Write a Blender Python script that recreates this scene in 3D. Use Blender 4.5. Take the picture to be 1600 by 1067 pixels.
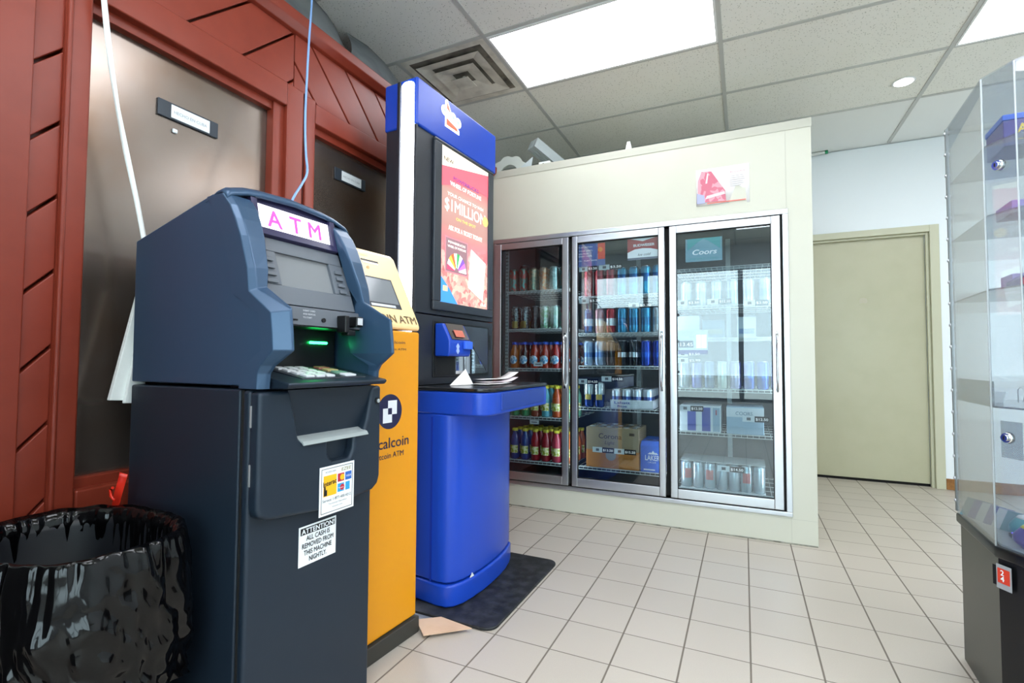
import bpy, bmesh, math, random
from mathutils import Vector, Matrix, noise
random.seed(7)
for o in list(bpy.data.objects): bpy.data.objects.remove(o)
S = bpy.context.scene
COL = S.collection
# ------------------------------------------------------------------ camera, world, exposure
H_CAM, H_CEIL = 0.9913, 2.8385
YAW, PITCH, ROLL = math.radians(24.969), math.radians(2.2807), math.radians(0.3074)
_f = Vector((-math.sin(YAW)*math.cos(PITCH), math.cos(YAW)*math.cos(PITCH), math.sin(PITCH)))
_r = Vector((math.cos(YAW), math.sin(YAW), 0)); _u = _r.cross(_f)
_r2 = _r*math.cos(ROLL)+_u*math.sin(ROLL); _u2 = -_r*math.sin(ROLL)+_u*math.cos(ROLL)
cd = bpy.data.cameras.new('camera'); cam = bpy.data.objects.new('camera', cd); COL.objects.link(cam)
cd.sensor_width = 36; cd.lens = 779.1/1600*36; cd.clip_start = 0.02
M = Matrix((( _r2.x, _u2.x, -_f.x, 0), (_r2.y, _u2.y, -_f.y, 0), (_r2.z, _u2.z, -_f.z, H_CAM), (0, 0, 0, 1)))
cam.matrix_world = M
S.camera = cam
W = bpy.data.worlds.new('world'); S.world = W; W.use_nodes = True
wn = W.node_tree.nodes; wl = W.node_tree.links
bg = wn['Background']; bg.inputs[0].default_value = (0.80, 0.90, 1.0, 1); bg.inputs[1].default_value = 7.6
S.view_settings.view_transform = 'Standard'; S.view_settings.look = 'None'
S.view_settings.exposure = 0.31; S.view_settings.gamma = 1.0; S.view_settings.use_curve_mapping = False
S.cycles.use_denoising = True
S.cycles.max_bounces = 10; S.cycles.diffuse_bounces = 5; S.cycles.glossy_bounces = 5
S.cycles.transparent_max_bounces = 40; S.cycles.sample_clamp_indirect = 6.0
S.cycles.caustics_reflective = False; S.cycles.caustics_refractive = False
PANEL_LIGHT = 9.0; LAMP_LIGHT = 9.0

# ------------------------------------------------------------------ helpers
def lin(c):
    if isinstance(c, str):
        c = tuple(int(c[i:i+2], 16)/255 for i in (0, 2, 4))
    return tuple((x/12.92 if x <= 0.04045 else ((x+0.055)/1.055)**2.4) for x in c)
MATS = {}
def mat(name, col='808080', rough=0.5, metal=0.0, spec=0.5, emit=None, es=0.0, coat=0.0, trans=0.0, bump=None, vary=None, alpha=1.0, ior=1.45):
    if name in MATS: return MATS[name]
    m = bpy.data.materials.new(name); m.use_nodes = True; MATS[name] = m
    nt = m.node_tree; b = nt.nodes['Principled BSDF']
    c = lin(col)+(1,)
    b.inputs['Base Color'].default_value = c
    b.inputs['Roughness'].default_value = rough; b.inputs['Metallic'].default_value = metal
    b.inputs['Specular IOR Level'].default_value = spec; b.inputs['IOR'].default_value = ior
    b.inputs['Coat Weight'].default_value = coat; b.inputs['Coat Roughness'].default_value = 0.08
    b.inputs['Transmission Weight'].default_value = trans; b.inputs['Alpha'].default_value = alpha
    if emit:
        b.inputs['Emission Color'].default_value = lin(emit)+(1,); b.inputs['Emission Strength'].default_value = es
    tc = nt.nodes.new('ShaderNodeTexCoord')
    if vary:   # (scale, second colour, amount)
        n = nt.nodes.new('ShaderNodeTexNoise'); n.inputs['Scale'].default_value = vary[0]; n.inputs['Detail'].default_value = 5
        nt.links.new(tc.outputs['Object'], n.inputs['Vector'])
        r = nt.nodes.new('ShaderNodeMapRange'); r.inputs[1].default_value = 0.42; r.inputs[2].default_value = 0.68; r.inputs[4].default_value = vary[2]
        nt.links.new(n.outputs['Fac'], r.inputs[0])
        mx = nt.nodes.new('ShaderNodeMix'); mx.data_type = 'RGBA'
        mx.inputs[6].default_value = c; mx.inputs[7].default_value = lin(vary[1])+(1,)
        nt.links.new(r.outputs[0], mx.inputs[0]); nt.links.new(mx.outputs[2], b.inputs['Base Color'])
    if bump:   # (scale, strength, distance)
        n = nt.nodes.new('ShaderNodeTexNoise'); n.inputs['Scale'].default_value = bump[0]; n.inputs['Detail'].default_value = 3
        nt.links.new(tc.outputs['Object'], n.inputs['Vector'])
        bp = nt.nodes.new('ShaderNodeBump'); bp.inputs['Strength'].default_value = bump[1]; bp.inputs['Distance'].default_value = bump[2]
        nt.links.new(n.outputs['Fac'], bp.inputs['Height']); nt.links.new(bp.outputs[0], b.inputs['Normal'])
    return m
def sheet_glass(name, tint='ffffff', refl=1.0, haze=0.0, hazecol='dfe4ea', ior=1.5, rough=0.0):
    """clear flat glass or acrylic: lets light straight through, mirrors by Fresnel, a little milky"""
    m = bpy.data.materials.new(name); m.use_nodes = True; MATS[name] = m
    nt = m.node_tree; nt.nodes.clear()
    out = nt.nodes.new('ShaderNodeOutputMaterial'); t = nt.nodes.new('ShaderNodeBsdfTransparent'); g = nt.nodes.new('ShaderNodeBsdfGlossy')
    t.inputs[0].default_value = lin(tint)+(1,); g.inputs['Roughness'].default_value = rough
    lw = nt.nodes.new('ShaderNodeLayerWeight'); lw.inputs[0].default_value = 0.5      # Schlick's law, the same from both sides of the pane
    pw_ = nt.nodes.new('ShaderNodeMath'); pw_.operation = 'POWER'; pw_.inputs[1].default_value = 5; nt.links.new(lw.outputs['Facing'], pw_.inputs[0])
    f0 = ((ior-1)/(ior+1))**2
    mu = nt.nodes.new('ShaderNodeMath'); mu.operation = 'MULTIPLY_ADD'; mu.inputs[1].default_value = (1-f0)*min(refl, 1.3); mu.inputs[2].default_value = f0*refl; mu.use_clamp = True
    nt.links.new(pw_.outputs[0], mu.inputs[0])
    mx = nt.nodes.new('ShaderNodeMixShader'); nt.links.new(mu.outputs[0], mx.inputs[0]); nt.links.new(t.outputs[0], mx.inputs[1]); nt.links.new(g.outputs[0], mx.inputs[2])
    last = mx
    if haze > 0:
        d = nt.nodes.new('ShaderNodeBsdfDiffuse'); d.inputs[0].default_value = lin(hazecol)+(1,)
        m2 = nt.nodes.new('ShaderNodeMixShader'); m2.inputs[0].default_value = haze
        nt.links.new(mx.outputs[0], m2.inputs[1]); nt.links.new(d.outputs[0], m2.inputs[2]); last = m2
    nt.links.new(last.outputs[0], out.inputs[0])
    return m
def tag(o, label=None, cat=None, group=None, kind=None):
    if label: o['label'] = label
    if cat: o['category'] = cat
    if group: o['group'] = group
    if kind: o['kind'] = kind
    return o
def thing(name, label, cat, loc=(0, 0, 0), rotz=0.0, group=None):
    o = bpy.data.objects.new(name, None); COL.objects.link(o); o.empty_display_size = 0.05
    o.location = loc; o.rotation_euler = (0, 0, rotz)
    return tag(o, label, cat, group)
class MB:
    def __init__(s): s.bm = bmesh.new(); s.sm = False
    def box(s, x0, x1, y0, y1, z0, z1, mi=0):
        v = [s.bm.verts.new((x, y, z)) for x in (x0, x1) for y in (y0, y1) for z in (z0, z1)]
        for f in ((0,1,3,2),(4,6,7,5),(0,4,5,1),(2,3,7,6),(0,2,6,4),(1,5,7,3)):
            fc = s.bm.faces.new([v[i] for i in f]); fc.material_index = mi
        return s
    def prism(s, pts, axis, a, b, mi=0):
        """polygon in the two other axes (in x,y,z order) extruded along axis from a to b"""
        def P(p, t):
            return {'x': (t, p[0], p[1]), 'y': (p[0], t, p[1]), 'z': (p[0], p[1], t)}[axis]
        A = [s.bm.verts.new(P(p, a)) for p in pts]; B = [s.bm.verts.new(P(p, b)) for p in pts]
        n = len(pts)
        fs = [s.bm.faces.new(A), s.bm.faces.new(list(reversed(B)))]
        for i in range(n): fs.append(s.bm.faces.new((A[i], B[i], B[(i+1) % n], A[(i+1) % n])))
        for f in fs: f.material_index = mi
        return s
    def cyl(s, c, r, h, axis='z', n=24, r2=None, cap=True, mi=0):
        r2 = r if r2 is None else r2
        def P(a, rr, t):
            u, v = rr*math.cos(a), rr*math.sin(a)
            d = {'z': (u, v, t), 'x': (t, u, v), 'y': (u, t, v)}[axis]
            return (c[0]+d[0], c[1]+d[1], c[2]+d[2])
        A = [s.bm.verts.new(P(2*math.pi*i/n, r, 0)) for i in range(n)]; B = [s.bm.verts.new(P(2*math.pi*i/n, r2, h)) for i in range(n)]
        for i in range(n):
            f = s.bm.faces.new((A[i], A[(i+1) % n], B[(i+1) % n], B[i])); f.smooth = True; f.material_index = mi
        if cap:
            for L in (list(reversed(A)), B):
                f = s.bm.faces.new(L); f.material_index = mi
        return s
    def lathe(s, prof, n=20, c=(0, 0, 0), mi=0):
        rings = [[s.bm.verts.new((c[0]+r*math.cos(2*math.pi*i/n), c[1]+r*math.sin(2*math.pi*i/n), c[2]+z)) for i in range(n)] for r, z in prof]
        for a, b in zip(rings, rings[1:]):
            for i in range(n):
                f = s.bm.faces.new((a[i], a[(i+1) % n], b[(i+1) % n], b[i])); f.smooth = True; f.material_index = mi
        for L in (list(reversed(rings[0])), rings[-1]):
            f = s.bm.faces.new(L); f.material_index = mi
        return s
    def grid(s, rows, smooth=False, close=False, mi=0):
        V = [[s.bm.verts.new(p) for p in r] for r in rows]
        for a, b in zip(V, V[1:]):
            n = len(a)
            for i in range(n if close else n-1):
                f = s.bm.faces.new((a[i], a[(i+1) % n], b[(i+1) % n], b[i])); f.smooth = smooth; f.material_index = mi
        return V
    def tube(s, pts, r, n=8, mi=0, flat=1.0):
        pts = [Vector(p) for p in pts]; rings = []
        up = Vector((0, 0, 1))
        for i, p in enumerate(pts):
            t = (pts[min(i+1, len(pts)-1)]-pts[max(i-1, 0)]).normalized()
            ref = up if abs(t.z) < 0.95 else Vector((1, 0, 0))
            a = t.cross(ref).normalized(); b = t.cross(a).normalized()
            rings.append([s.bm.verts.new(p+a*math.cos(2*math.pi*k/n)*r+b*math.sin(2*math.pi*k/n)*r*flat) for k in range(n)])
        for a, b in zip(rings, rings[1:]):
            for k in range(n):
                f = s.bm.faces.new((a[k], a[(k+1) % n], b[(k+1) % n], b[k])); f.smooth = True; f.material_index = mi
        s.bm.faces.new(list(reversed(rings[0]))); s.bm.faces.new(rings[-1])
        return s
    def build(s, name, m, parent=None, bevel=0.0, seg=2, smooth=False, angle=35, loc=None, rotz=None):
        bmesh.ops.recalc_face_normals(s.bm, faces=s.bm.faces[:])
        me = bpy.data.meshes.new(name); 
        if smooth:
            for f in s.bm.faces: f.smooth = True
        s.bm.to_mesh(me); s.bm.free()
        for x in (m if isinstance(m, (list, tuple)) else [m]): me.materials.append(x)
        o = bpy.data.objects.new(name, me); COL.objects.link(o)
        if parent is not None: o.parent = parent
        if loc: o.location = loc
        if rotz is not None: o.rotation_euler = (0, 0, rotz)
        if bevel > 0:
            md = o.modifiers.new('bevel', 'BEVEL'); md.width = bevel; md.segments = seg; md.limit_method = 'ANGLE'; md.angle_limit = math.radians(angle)
            md.harden_normals = False
            for p in me.polygons: p.use_smooth = True
            w = o.modifiers.new('wn', 'WEIGHTED_NORMAL'); w.keep_sharp = True
        return o
def bx(name, m, b, parent=None, bevel=0.0, seg=2): return MB().box(*b).build(name, m, parent, bevel, seg)
def text(name, s, m, parent, origin, xdir, updir, size, width=None, ext=0.0004, align='LEFT', bold=0.0, slant=0.0, squash=1.0):
    """lettering as a mesh: origin at the baseline; size = capital height; width stretches the word to that width"""
    cu = bpy.data.curves.new(name, 'FONT'); cu.body = s; cu.size = 1.0; cu.extrude = 0; cu.shear = slant; cu.resolution_u = 3
    tmp = bpy.data.objects.new('tmp', cu); COL.objects.link(tmp)
    dg = bpy.context.evaluated_depsgraph_get(); me = bpy.data.meshes.new_from_object(tmp.evaluated_get(dg))
    bpy.data.objects.remove(tmp); bpy.data.curves.remove(cu)
    if not me.vertices: return None
    xs = [v.co.x for v in me.vertices]; x0, x1 = min(xs), max(xs)
    k = size/0.70; kx = k*squash
    if width: kx = width/(x1-x0)
    off = {'LEFT': 0, 'CENTER': -(x1-x0)/2, 'RIGHT': -(x1-x0)}[align]
    X = Vector(xdir).normalized(); U = Vector(updir).normalized(); N = X.cross(U); O = Vector(origin)
    for v in me.vertices: v.co = O + X*((v.co.x-x0+off)*kx) + U*(v.co.y*k) + N*ext
    if bold > 0:      # heavier strokes: the outline laid over itself, slightly shifted
        bmx = bmesh.new(); bmx.from_mesh(me); src = bmx.copy(); e = bold*1.0
        mm = bpy.data.meshes.new('t'); src.to_mesh(mm)
        for q, (ax_, ay_) in enumerate(((e, 0), (-e, 0), (0, e*0.8), (0, -e*0.8))):
            m2_ = mm.copy()
            for v in m2_.vertices: v.co = v.co + X*(ax_*kx) + U*(ay_*k) + N*(0.00003*(q+1))
            bmx.from_mesh(m2_); bpy.data.meshes.remove(m2_)
        bmx.to_mesh(me); bmx.free(); src.free(); bpy.data.meshes.remove(mm)
    me.materials.clear(); me.materials.append(m)
    me.name = name
    o = bpy.data.objects.new(name, me); COL.objects.link(o)
    if parent is not None: o.parent = parent
    return o
def dup(root, loc=None, rotz=None, label=None, group=None):
    c = root.copy(); COL.objects.link(c)
    for ch in list(root.children):
        k = ch.copy(); COL.objects.link(k); k.parent = c
        for g in list(ch.children):
            q = g.copy(); COL.objects.link(q); q.parent = k
    if loc is not None: c.location = loc
    if rotz is not None: c.rotation_euler = (0, 0, rotz)
    if label: c['label'] = label
    if group: c['group'] = group
    elif 'group' in c.keys() and group is False: del c['group']
    return c
def struct(name, mb, m, parent=None, bevel=0.0):
    o = mb.build(name, m, parent, bevel)
    if parent is None: o['kind'] = 'structure'
    return o

# ------------------------------------------------------------------ materials of the shell
def floor_material():
    m = bpy.data.materials.new('floor_tiles'); m.use_nodes = True; nt = m.node_tree; b = nt.nodes['Principled BSDF']
    tc = nt.nodes.new('ShaderNodeTexCoord'); sep = nt.nodes.new('ShaderNodeSeparateXYZ'); nt.links.new(tc.outputs['Object'], sep.inputs[0])
    T, X0, Y0, G = 0.21, -0.8324, 2.9151, 0.0035
    masks = []; ids = []
    for ax, off in ((0, X0), (1, Y0)):
        s = nt.nodes.new('ShaderNodeMath'); s.operation = 'SUBTRACT'; s.inputs[1].default_value = off; nt.links.new(sep.outputs[ax], s.inputs[0])
        d = nt.nodes.new('ShaderNodeMath'); d.operation = 'DIVIDE'; d.inputs[1].default_value = T; nt.links.new(s.outputs[0], d.inputs[0])
        fl = nt.nodes.new('ShaderNodeMath'); fl.operation = 'FLOOR'; nt.links.new(d.outputs[0], fl.inputs[0]); ids.append(fl)
        r = nt.nodes.new('ShaderNodeMath'); r.operation = 'ROUND'; nt.links.new(d.outputs[0], r.inputs[0])
        q = nt.nodes.new('ShaderNodeMath'); q.operation = 'SUBTRACT'; nt.links.new(d.outputs[0], q.inputs[0]); nt.links.new(r.outputs[0], q.inputs[1])
        a = nt.nodes.new('ShaderNodeMath'); a.operation = 'ABSOLUTE'; nt.links.new(q.outputs[0], a.inputs[0])
        mr = nt.nodes.new('ShaderNodeMapRange'); mr.inputs[1].default_value = (G*0.4 if ax else G*0.62)/T; mr.inputs[2].default_value = (G*0.75 if ax else G*1.0)/T
        nt.links.new(a.outputs[0], mr.inputs[0]); masks.append(mr)
    mn = nt.nodes.new('ShaderNodeMath'); mn.operation = 'MINIMUM'; nt.links.new(masks[0].outputs[0], mn.inputs[0]); nt.links.new(masks[1].outputs[0], mn.inputs[1])
    cmb = nt.nodes.new('ShaderNodeCombineXYZ'); nt.links.new(ids[0].outputs[0], cmb.inputs[0]); nt.links.new(ids[1].outputs[0], cmb.inputs[1])
    wnz = nt.nodes.new('ShaderNodeTexWhiteNoise'); nt.links.new(cmb.outputs[0], wnz.inputs['Vector'])
    n1 = nt.nodes.new('ShaderNodeTexNoise'); n1.inputs['Scale'].default_value = 420; nt.links.new(tc.outputs['Object'], n1.inputs['Vector'])
    n2 = nt.nodes.new('ShaderNodeTexNoise'); n2.inputs['Scale'].default_value = 3; n2.inputs['Detail'].default_value = 6; nt.links.new(tc.outputs['Object'], n2.inputs['Vector'])
    sp = nt.nodes.new('ShaderNodeMix'); sp.data_type = 'RGBA'; sp.inputs[6].default_value = lin('aea59a')+(1,); sp.inputs[7].default_value = lin('c5bcb0')+(1,)
    nt.links.new(n1.outputs['Fac'], sp.inputs[0])
    ad = nt.nodes.new('ShaderNodeMath'); ad.operation = 'ADD'; nt.links.new(wnz.outputs['Value'], ad.inputs[0]); nt.links.new(n2.outputs['Fac'], ad.inputs[1])
    hv = nt.nodes.new('ShaderNodeHueSaturation'); nt.links.new(sp.outputs[2], hv.inputs['Color'])
    mr = nt.nodes.new('ShaderNodeMapRange'); mr.inputs[2].default_value = 2; mr.inputs[3].default_value = 0.94; mr.inputs[4].default_value = 1.05
    nt.links.new(ad.outputs[0], mr.inputs[0]); nt.links.new(mr.outputs[0], hv.inputs['Value'])
    mx = nt.nodes.new('ShaderNodeMix'); mx.data_type = 'RGBA'; mx.inputs[6].default_value = lin('6f665c')+(1,)
    nt.links.new(mn.outputs[0], mx.inputs[0]); nt.links.new(hv.outputs[0], mx.inputs[7]); nt.links.new(mx.outputs[2], b.inputs['Base Color'])
    rr = nt.nodes.new('ShaderNodeMapRange'); rr.inputs[3].default_value = 0.8; rr.inputs[4].default_value = 0.36; nt.links.new(mn.outputs[0], rr.inputs[0]); nt.links.new(rr.outputs[0], b.inputs['Roughness'])
    bp = nt.nodes.new('ShaderNodeBump'); bp.inputs['Distance'].default_value = 0.0015; bp.inputs['Strength'].default_value = 0.6; nt.links.new(mn.outputs[0], bp.inputs['Height']); nt.links.new(bp.outputs[0], b.inputs['Normal'])
    return m
def ceiling_material():
    m = bpy.data.materials.new('acoustic_tile'); m.use_nodes = True; nt = m.node_tree; b = nt.nodes['Principled BSDF']
    tc = nt.nodes.new('ShaderNodeTexCoord')
    mp = nt.nodes.new('ShaderNodeMapping'); nt.links.new(tc.outputs['Object'], mp.inputs['Vector'])
    dn = nt.nodes.new('ShaderNodeTexNoise'); dn.inputs['Scale'].default_value = 60; nt.links.new(mp.outputs[0], dn.inputs['Vector'])
    add = nt.nodes.new('ShaderNodeMix'); add.data_type = 'VECTOR'; add.inputs[0].default_value = 0.012
    nt.links.new(mp.outputs[0], add.inputs[4]); nt.links.new(dn.outputs['Color'], add.inputs[5])
    v = nt.nodes.new('ShaderNodeTexVoronoi'); v.inputs['Scale'].default_value = 75; v.inputs['Randomness'].default_value = 1.0; nt.links.new(add.outputs[1], v.inputs['Vector'])
    r = nt.nodes.new('ShaderNodeMapRange'); r.inputs[1].default_value = 0.10; r.inputs[2].default_value = 0.24; nt.links.new(v.outputs['Distance'], r.inputs[0])
    n2 = nt.nodes.new('ShaderNodeTexNoise'); n2.inputs['Scale'].default_value = 2.2; n2.inputs['Detail'].default_value = 4; nt.links.new(tc.outputs['Object'], n2.inputs['Vector'])
    st = nt.nodes.new('ShaderNodeMix'); st.data_type = 'RGBA'; st.inputs[6].default_value = lin('efefeb')+(1,); st.inputs[7].default_value = lin('e9e7dc')+(1,); nt.links.new(n2.outputs['Fac'], st.inputs[0])
    mx = nt.nodes.new('ShaderNodeMix'); mx.data_type = 'RGBA'; mx.inputs[6].default_value = lin('a3a298')+(1,); nt.links.new(r.outputs[0], mx.inputs[0]); nt.links.new(st.outputs[2], mx.inputs[7])
    nt.links.new(mx.outputs[2], b.inputs['Base Color']); b.inputs['Roughness'].default_value = 0.95
    bp = nt.nodes.new('ShaderNodeBump'); bp.inputs['Distance'].default_value = 0.002; bp.inputs['Strength'].default_value = 0.7; nt.links.new(r.outputs[0], bp.inputs['Height']); nt.links.new(bp.outputs[0], b.inputs['Normal'])
    return m
white_wall = mat('white_wall_paint', 'e7edf1', 0.55, bump=(90, 0.1, 0.001))
smooth_ceiling = mat('smooth_ceiling_panel', 'eceeec', 0.7)
tbar = mat('ceiling_grid_metal', 'bcbdb9', 0.45)
cream_paint = mat('cream_door_paint', 'b6b398', 0.26, vary=(6, 'b0ad91', 0.6), bump=(40, 0.12, 0.001))
cream_trim = mat('cream_trim_paint', 'bfbea5', 0.3)
dark_gap = mat('dark_gap', '0c0b0a', 0.9)
oak = mat('oak_baseboard', '9a6a35', 0.45, vary=(30, '7a4d22', 0.7))
alu = mat('brushed_aluminium', 'c9ccd0', 0.28, metal=0.9, bump=(120, 0.04, 0.0005))
XL, XR, YB, YD = -2.16, 3.2, -2.2, 5.06
XFAR = -4.2
# ------------------------------------------------------------------ shell
struct('floor', MB().box(XFAR, XR, YB, YD+0.2, -0.06, 0), floor_material())
struct('ceiling', MB().box(XFAR, XR, YB, 4.262, H_CEIL, H_CEIL+0.03).box(XFAR, XR, 4.262, YD+0.1, H_CEIL+0.001, H_CEIL+0.03, 1), [ceiling_material(), smooth_ceiling])
# grid of T bars, one mesh per run direction
AX, AY = -1.3211, 2.4315
mb = MB()
k = 0
for i in range(-3, 5):
    x = AX+1.2192*i
    if XFAR < x < XR: mb.box(x-0.012, x+0.012, YB, YD-0.02, H_CEIL-0.006, H_CEIL+0.004)
struct('trim_1', mb, tbar)
mb = MB()
for j in range(-9, 4):
    y = AY+0.6096*j
    if YB < y < YD: mb.box(XFAR, XR, y-0.012, y+0.012, H_CEIL-0.0045, H_CEIL+0.004)
mb.box(AX-0.6216, AX-0.5976, AY, AY+0.6096, H_CEIL-0.005, H_CEIL+0.003)
struct('trim_2', mb, tbar)
struct('wall_left', MB().box(XL-0.1, XL, 0.30, YD+0.1, 0, H_CEIL), white_wall)
struct('wall_left_return', MB().box(XFAR, -1.70, 0.28, 0.36, 0, H_CEIL), white_wall)
struct('wall_left_rear', MB().box(XFAR-0.1, XFAR, YB-0.1, 0.36, 0, H_CEIL), white_wall)
struct('wall_right', MB().box(XR, XR+0.1, YB-0.1, YD+0.1, 0, H_CEIL), white_wall)
# far wall with the door opening
DX0, DX1, DZ = 0.46, 1.37, 2.06
struct('wall_back', MB().box(XL, DX0-0.005, YD, YD+0.1, 0, H_CEIL-0.012).box(DX1+0.005, XR, YD, YD+0.1, 0, H_CEIL-0.012).box(DX0-0.005, DX1+0.005, YD, YD+0.1, DZ+0.005, H_CEIL-0.012)
       .box(XL, XR, YD+0.02, YD+0.1, H_CEIL-0.012, H_CEIL).box(DX0-0.2, DX1+0.2, YD+0.13, YD+0.16, 0, DZ+0.2), white_wall)  # last box: unseen backing added to stop light leaking round the door
# door with frame
door = MB().box(DX0, DX1-0.02, YD+0.045, YD+0.085, 0.022, DZ-0.015).build('door_1', cream_paint, None, 0.002); door['kind'] = 'structure'
MB().box(DX0-0.06, DX0, YD-0.018, YD+0.09, 0, DZ+0.055).box(DX1, DX1+0.062, YD-0.018, YD+0.09, 0, DZ+0.055).box(DX0, DX1, YD-0.018, YD+0.09, DZ, DZ+0.055) \
  .box(DX1-0.02, DX1, YD+0.01, YD+0.04, 0, DZ).box(DX0, DX1-0.02, YD+0.01, YD+0.04, DZ-0.018, DZ).build('door_frame', cream_trim, door, 0.003)
bx('door_sweep', dark_gap, (DX0, DX1-0.02, YD+0.05, YD+0.12, 0.0, 0.022), door)
MB().prism([(0.905, 1.545), (0.93, 1.55), (0.952, 1.54), (0.957, 1.515), (0.945, 1.50), (0.925, 1.505), (0.90, 1.50), (0.898, 1.525)], 'y', YD+0.044, YD+0.046).build('paint_patch', mat('primer_patch', 'b5b09a', 0.6), door)
struct('baseboard_back', MB().box(DX1+0.065, XR, YD-0.012, YD, 0.0, 0.085), oak, None, 0.002)
# storefront behind the camera: windows and glazed doors in dark aluminium
storefront = mat('storefront_aluminium', '8d949b', 0.4, metal=0.6)
clear = sheet_glass('window_glass', 'f4fbfa', 1.0)
# unseen shelving added behind the viewer to shade the lower left
gm = mat('shade_shelving_steel', '5d5f62', 0.6)
go = thing('shade_shelving', 'tall grey shelving unit added unseen behind the viewer to shade the left', 'shelving', (-2.0, -0.34, 0))
bx('back_panel', gm, (-1.3, 1.22, -0.02, 0.02, 0, 1.72), go)
for z_ in (0.06, 0.45, 0.85, 1.25, 1.60): bx('shelf_board', gm, (-1.3, 1.22, -0.32, -0.02, z_, z_+0.03), go)
struct('wall_front', MB().box(XFAR, XR, YB-0.12, YB, 2.50, H_CEIL).box(XFAR, XR, YB-0.12, YB, 0, 0.38).box(2.2, XR, YB-0.12, YB, 0.38, 2.5), white_wall)
wx = [XFAR, -2.95, -1.5, -0.04, 1.1, 2.2]
for i, (a, b) in enumerate(zip(wx, wx[1:])):
    wdw = MB().box(a, a+0.035, YB-0.09, YB-0.02, 0.38, 2.5).box(b-0.035, b, YB-0.09, YB-0.02, 0.38, 2.5).box(a, b, YB-0.09, YB-0.02, 2.45, 2.5).box(a, b, YB-0.09, YB-0.02, 0.38, 0.43).build('window_%d' % (i+1), storefront)
    wdw['kind'] = 'structure'
    bx('glass_pane', clear, (a+0.035, b-0.035, YB-0.056, YB-0.05, 0.43, 2.45), wdw)
tag(bx('parking_lot', mat('concrete', 'b9b7b0', 0.9), (-30, 30, -40, YB-0.13, -0.2, -0.12)), 'parking lot outside the shop windows, paled to bounce light up indoors', 'pavement', kind='structure')  # ground colour made pale to bounce light up onto the ceiling

# ------------------------------------------------------------------ ceiling fixtures
diffuser_m = mat('lit_diffuser', 'ffffff', 0.4, emit='f4f8ff', es=PANEL_LIGHT)
def prism_lens_material():
    m = bpy.data.materials.new('ribbed_lit_lens'); m.use_nodes = True; nt = m.node_tree; b = nt.nodes['Principled BSDF']
    tc = nt.nodes.new('ShaderNodeTexCoord'); wv = nt.nodes.new('ShaderNodeTexWave'); wv.inputs['Scale'].default_value = 26; nt.links.new(tc.outputs['Object'], wv.inputs['Vector'])
    mr = nt.nodes.new('ShaderNodeMapRange'); mr.inputs[3].default_value = PANEL_LIGHT*0.5; mr.inputs[4].default_value = PANEL_LIGHT*0.85; nt.links.new(wv.outputs['Fac'], mr.inputs[0])
    b.inputs['Emission Color'].default_value = lin('f4f8ff')+(1,); nt.links.new(mr.outputs[0], b.inputs['Emission Strength'])
    return m
lens_m = prism_lens_material()
fixture_m = mat('white_enamel', 'e6e8e8', 0.35)
def panel_light(x0, y0, label, ribbed=False, group=None):
    t = thing('ceiling_light', label, 'ceiling light', (x0, y0, H_CEIL-0.002), 0, group)
    w, d = 1.2192, 0.6096
    MB().box(0.012, w-0.012, 0.012, 0.028, -0.008, 0.0).box(0.012, w-0.012, d-0.028, d-0.012, -0.008, 0).box(0.012, 0.024, 0.028, d-0.028, -0.008, 0).box(w-0.024, w-0.012, 0.028, d-0.028, -0.008, 0).build('frame', fixture_m, t)
    MB().box(0.024, w-0.024, 0.028, d-0.028, -0.004, 0.0).build('diffuser', lens_m if ribbed else diffuser_m, t)
    return t
panel_light(AX, AY, 'ribbed fluorescent ceiling panel next to the square air vent', True)
panel_light(AX+2*1.2192, AY+0.6096, 'fluorescent ceiling panel at the top right above the display case')
for (i, j) in ((1, -6), (0, -4), (1, -2), (3, -3), (2, -5), (2, -2)):  # unseen panels added for general light, placed by their effect on it
    panel_light(AX+i*1.2192, AY+j*0.6096, 'fluorescent ceiling panel added out of view to light the shop', False, 'added ceiling panels out of view')
t = thing('recessed_downlight', 'small round lit downlight in the ceiling before the cream door', 'downlight', (0.969, 3.977, H_CEIL-0.004))
MB().lathe([(0.062, 0.003), (0.064, -0.001), (0.058, -0.004), (0.052, -0.003)], 32).build('trim_ring', fixture_m, t)
MB().cyl((0, 0, -0.0045), 0.051, 0.003, n=32).build('lens', mat('downlight_lens', 'ffffff', 0.4, emit='ffffff', es=14), t)
# air vent: nested square cones
vent_m = mat('vent_enamel', 'e6e2d6', 0.5, vary=(9, '8f897c', 0.45))
vent_dark = mat('sooty_duct', '7d766b', 0.9, vary=(10, '3a3632', 0.8))
vx0, vx1, vy0, vy1 = AX-0.597, AX-0.012, AY+0.012, AY+0.5976
t = thing('air_vent', 'square stepped ceiling air vent stained with soot', 'air vent', ((vx0+vx1)/2, (vy0+vy1)/2, H_CEIL-0.003))
hw = (vx1-vx0)/2
def sqring(h0, z0, h1, z1, th=0.002):
    m_ = MB()
    for sgn in (0, th):
        m_.grid([[(h*a, h*b, z+sgn) for a, b in ((-1, -1), (1, -1), (1, 1), (-1, 1))] for h, z in ((h0, z0), (h1, z1))], close=True)
    return m_
MB().box(-hw, hw, -hw, hw, 0.0005, 0.002).build('duct', vent_dark, t)
sqring(hw, -0.001, hw-0.055, 0.001).build('outer_frame', vent_m, t)
for h_, z0 in ((0.222, -0.016), (0.145, -0.026)):
    sqring(h_, z0, h_-0.088, z0+0.020).build('louver', vent_m, t)
MB().box(-0.06, 0.06, -0.06, 0.06, -0.046, -0.043).box(-0.008, 0.008, -0.008, 0.008, -0.043, 0.0).build('centre_plate', vent_m, t)

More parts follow.
